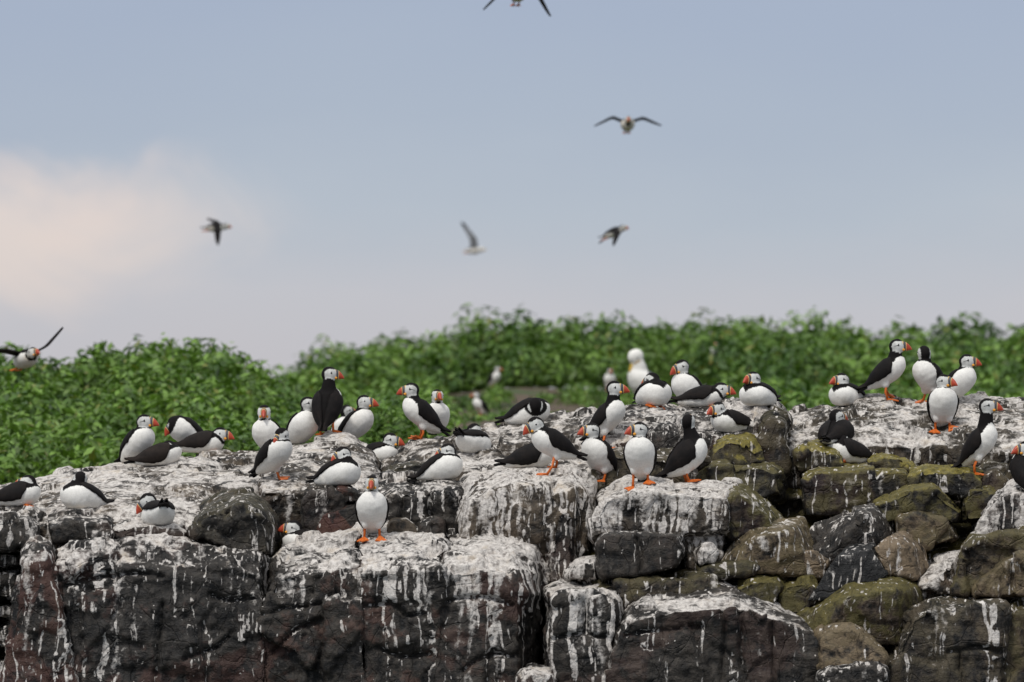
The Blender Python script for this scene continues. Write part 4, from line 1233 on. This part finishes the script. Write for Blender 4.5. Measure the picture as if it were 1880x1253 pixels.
bird(1288, 748, -8, 'sit', -6, 3, 'puffin lying full length on the upper slab with orange bill right', hf=.092, hu=.036, brown=.1, feet=1, dark=1, wdrop=-14)
bird(1396, 746, 232, 'sit', 226, 2, 'compact puffin sitting alone at the right end of the upper slab', fluff=1.08, hf=.050, hu=.076)
bird(1348, 796, 208, 'sit', 222, 6, 'puffin lying on the yellow mossy boulder with raised dark tail', pitch=14, hf=.080, hu=.060, dark=1, wdrop=-12)
# right
bird(1560, 742, 226, 'sit', 208, 2, 'puffin sitting low at the left end of the big right slab', fluff=1.06, hf=.050, hu=.074)
bird(1626, 732, -8, 'tall', -4, 0, 'tall puffin in profile facing right on the skyline of the right slab', pitch=40, hu=.122, hf=.052, oh=.112)
bird(1708, 740, 222, 'stand', 96, 0, 'puffin on the right slab with the back of its head to us', pitch=46, hu=.118, hf=.04)
bird(1756, 742, -30, 'upright', -8, 2, 'puffin looking right half hidden behind the one facing away', Y=.72, hu=.108, oh=.085)
bird(1731, 794, -90, 'stand', -34, 2, 'puffin standing square on the white slab with head turned right', pitch=52, fluff=.99, hu=.112, hf=.035, stance=(.0, .032))
bird(1796, 874, -18, 'tall', -8, 2, 'tall puffin stretching up in profile at the right, one foot forward', pitch=52, hu=.168, hf=.040, oh=.128, stride=.02, oneleg=1)
bird(1535, 822, 66, 'tuck', 40, 0, 'puffin sitting with its black back to us on the right slab', hf=.020, hu=.075, fluff=1.05, dark=1)
bird(1563, 852, 196, 'tuck', 80, 4, 'puffin resting on the dark ledge with its head hidden behind its back', hf=.040, hu=.050, fluff=1.05, dark=1, wdrop=-4, feet=1)
bird(1890, 908, 98, 'upright', 196, 4, 'puffin cut off by the right edge of the picture', hf=.020, hu=.098, pitch=50, oh=.088, dark=1)
# on the bank behind
bird(905, 714, -28, 'stand', -6, 0, 'blurred puffin facing right higher up among the green plants', Y=25.0, group=ON_BANK, vox=.006, pitch=48)
bird(884, 767, 205, 'stand', 185, 0, 'blurred puffin facing left with orange feet on bare earth', Y=20.0, group=ON_BANK, vox=.006, pitch=46)
bird(1119, 718, -84, 'stand', -80, 0, 'blurred puffin facing us beside the big white gull', Y=24.8, group=ON_BANK, vox=.006, pitch=56)
bird(1313, 668, -95, 'stand', -90, 0, 'tiny blurred puffin peeping out of the plants', Y=27.0, group=ON_BANK, vox=.006, pitch=56)
bird(1192, 772, 212, 'stand', 208, 66, 'big white gull with grey wings bowing its head behind the puffins', Y=13.5, gull=True, group=None, sc=2.15, vox=.005, hf=.062, hu=.122, oh=.115, pitch=42, collar=.9, fluff=.84, hs=1.0)
# in the air
bird(1152, 230, -88, 'fly', -90, 0, 'puffin flying straight at us with wings arched', Y=15.5, group=IN_AIR, vox=.0055, wl=(20, -22, 10), wr=(24, -26, 10), tilt=(0, -9))
bird(1124, 428, 12, 'fly', 4, 8, 'puffin flying right with its wings beaten down', sc=.92, Y=19.0, group=IN_AIR, vox=.0055, wl=(-12, -22, 84), wr=(-24, -36, 84), tilt=(0, -18))
bird(394, 418, 8, 'fly', 4, 0, 'small puffin flying right past the pinkish cloud', Y=24.0, group=IN_AIR, vox=.0055, wl=(30, 16, 40), wr=(-40, -72, 8))
bird(868, 460, 4, 'fly', 2, 0, 'distant white gull with one wing raised', Y=54.0, gull=True, group=None, sc=1.35, vox=.0055, wl=(68, 78, 40), wr=(66, 76, 60), collar=.9)
bird(952, -12, -80, 'fly', -85, 0, 'puffin flying out of the top of the picture', Y=9.0, group=IN_AIR, vox=.0055, wl=(-24, -62, 12), wr=(-20, -46, 8), tilt=(0, -14))
bird(45, 660, -58, 'fly', -50, 0, 'puffin coming in low over the plants at the left edge', Y=5.0, group=IN_AIR, vox=.005, wl=(26, 44, 4), wr=(12, -4, 4), tilt=(0, -10), pitch=4)

bpy.context.view_layer.update()
DG = bpy.context.evaluated_depsgraph_get()
CAM_O = Vector((0, -D, 0))


def cast_px(px, py):
    d = (P(px, py, 0) - CAM_O).normalized()
    ok, loc, nrm, _, ob, _ = scene.ray_cast(DG, CAM_O, d)
    if ok and ob.name.split('.')[0] not in ('vegetation', 'ground', 'sea'): return loc, nrm
    return None, None


def make_ground(z0):
    def g(x, y):
        ok, loc, nrm, _, ob, _ = scene.ray_cast(DG, Vector((x, y, z0 + .10)), Vector((0, 0, -1)), distance=.5)
        if ok and ob.name.split('.')[0] != 'vegetation': return loc.z, nrm
        return z0, Vector((0, 0, 1))
    return g


temps = []
for b in BIRDS:
    if b.Y is not None:
        b.loc = P(b.px, b.py, b.Y)
    else:
        loc = None
        for dy in range(0, 60, 3):
            loc, nrm = cast_px(b.px, b.py + dy)
            if loc is not None: break
        if loc is None: loc = P(b.px, b.py, 0.3); print('NO HIT', b.label)
        sit = POSES[b.pose][0] < .09
        back = b.back if b.back is not None else (.05 if sit else .012)
        loc = Vector(loc) + Vector((0, back, 0))
        gz, _ = make_ground(loc.z + .05)(loc.x, loc.y)
        if abs(gz - loc.z) < .05: loc.z = gz * .5 + loc.z * .5 if sit else gz
        if sit: loc.z -= .006
        b.loc = loc
    b.ground = make_ground(b.loc.z)
    temps.append(start_bird(b))
for b, me in zip(BIRDS, evaluate_all(temps)):
    finish_bird(b, me)
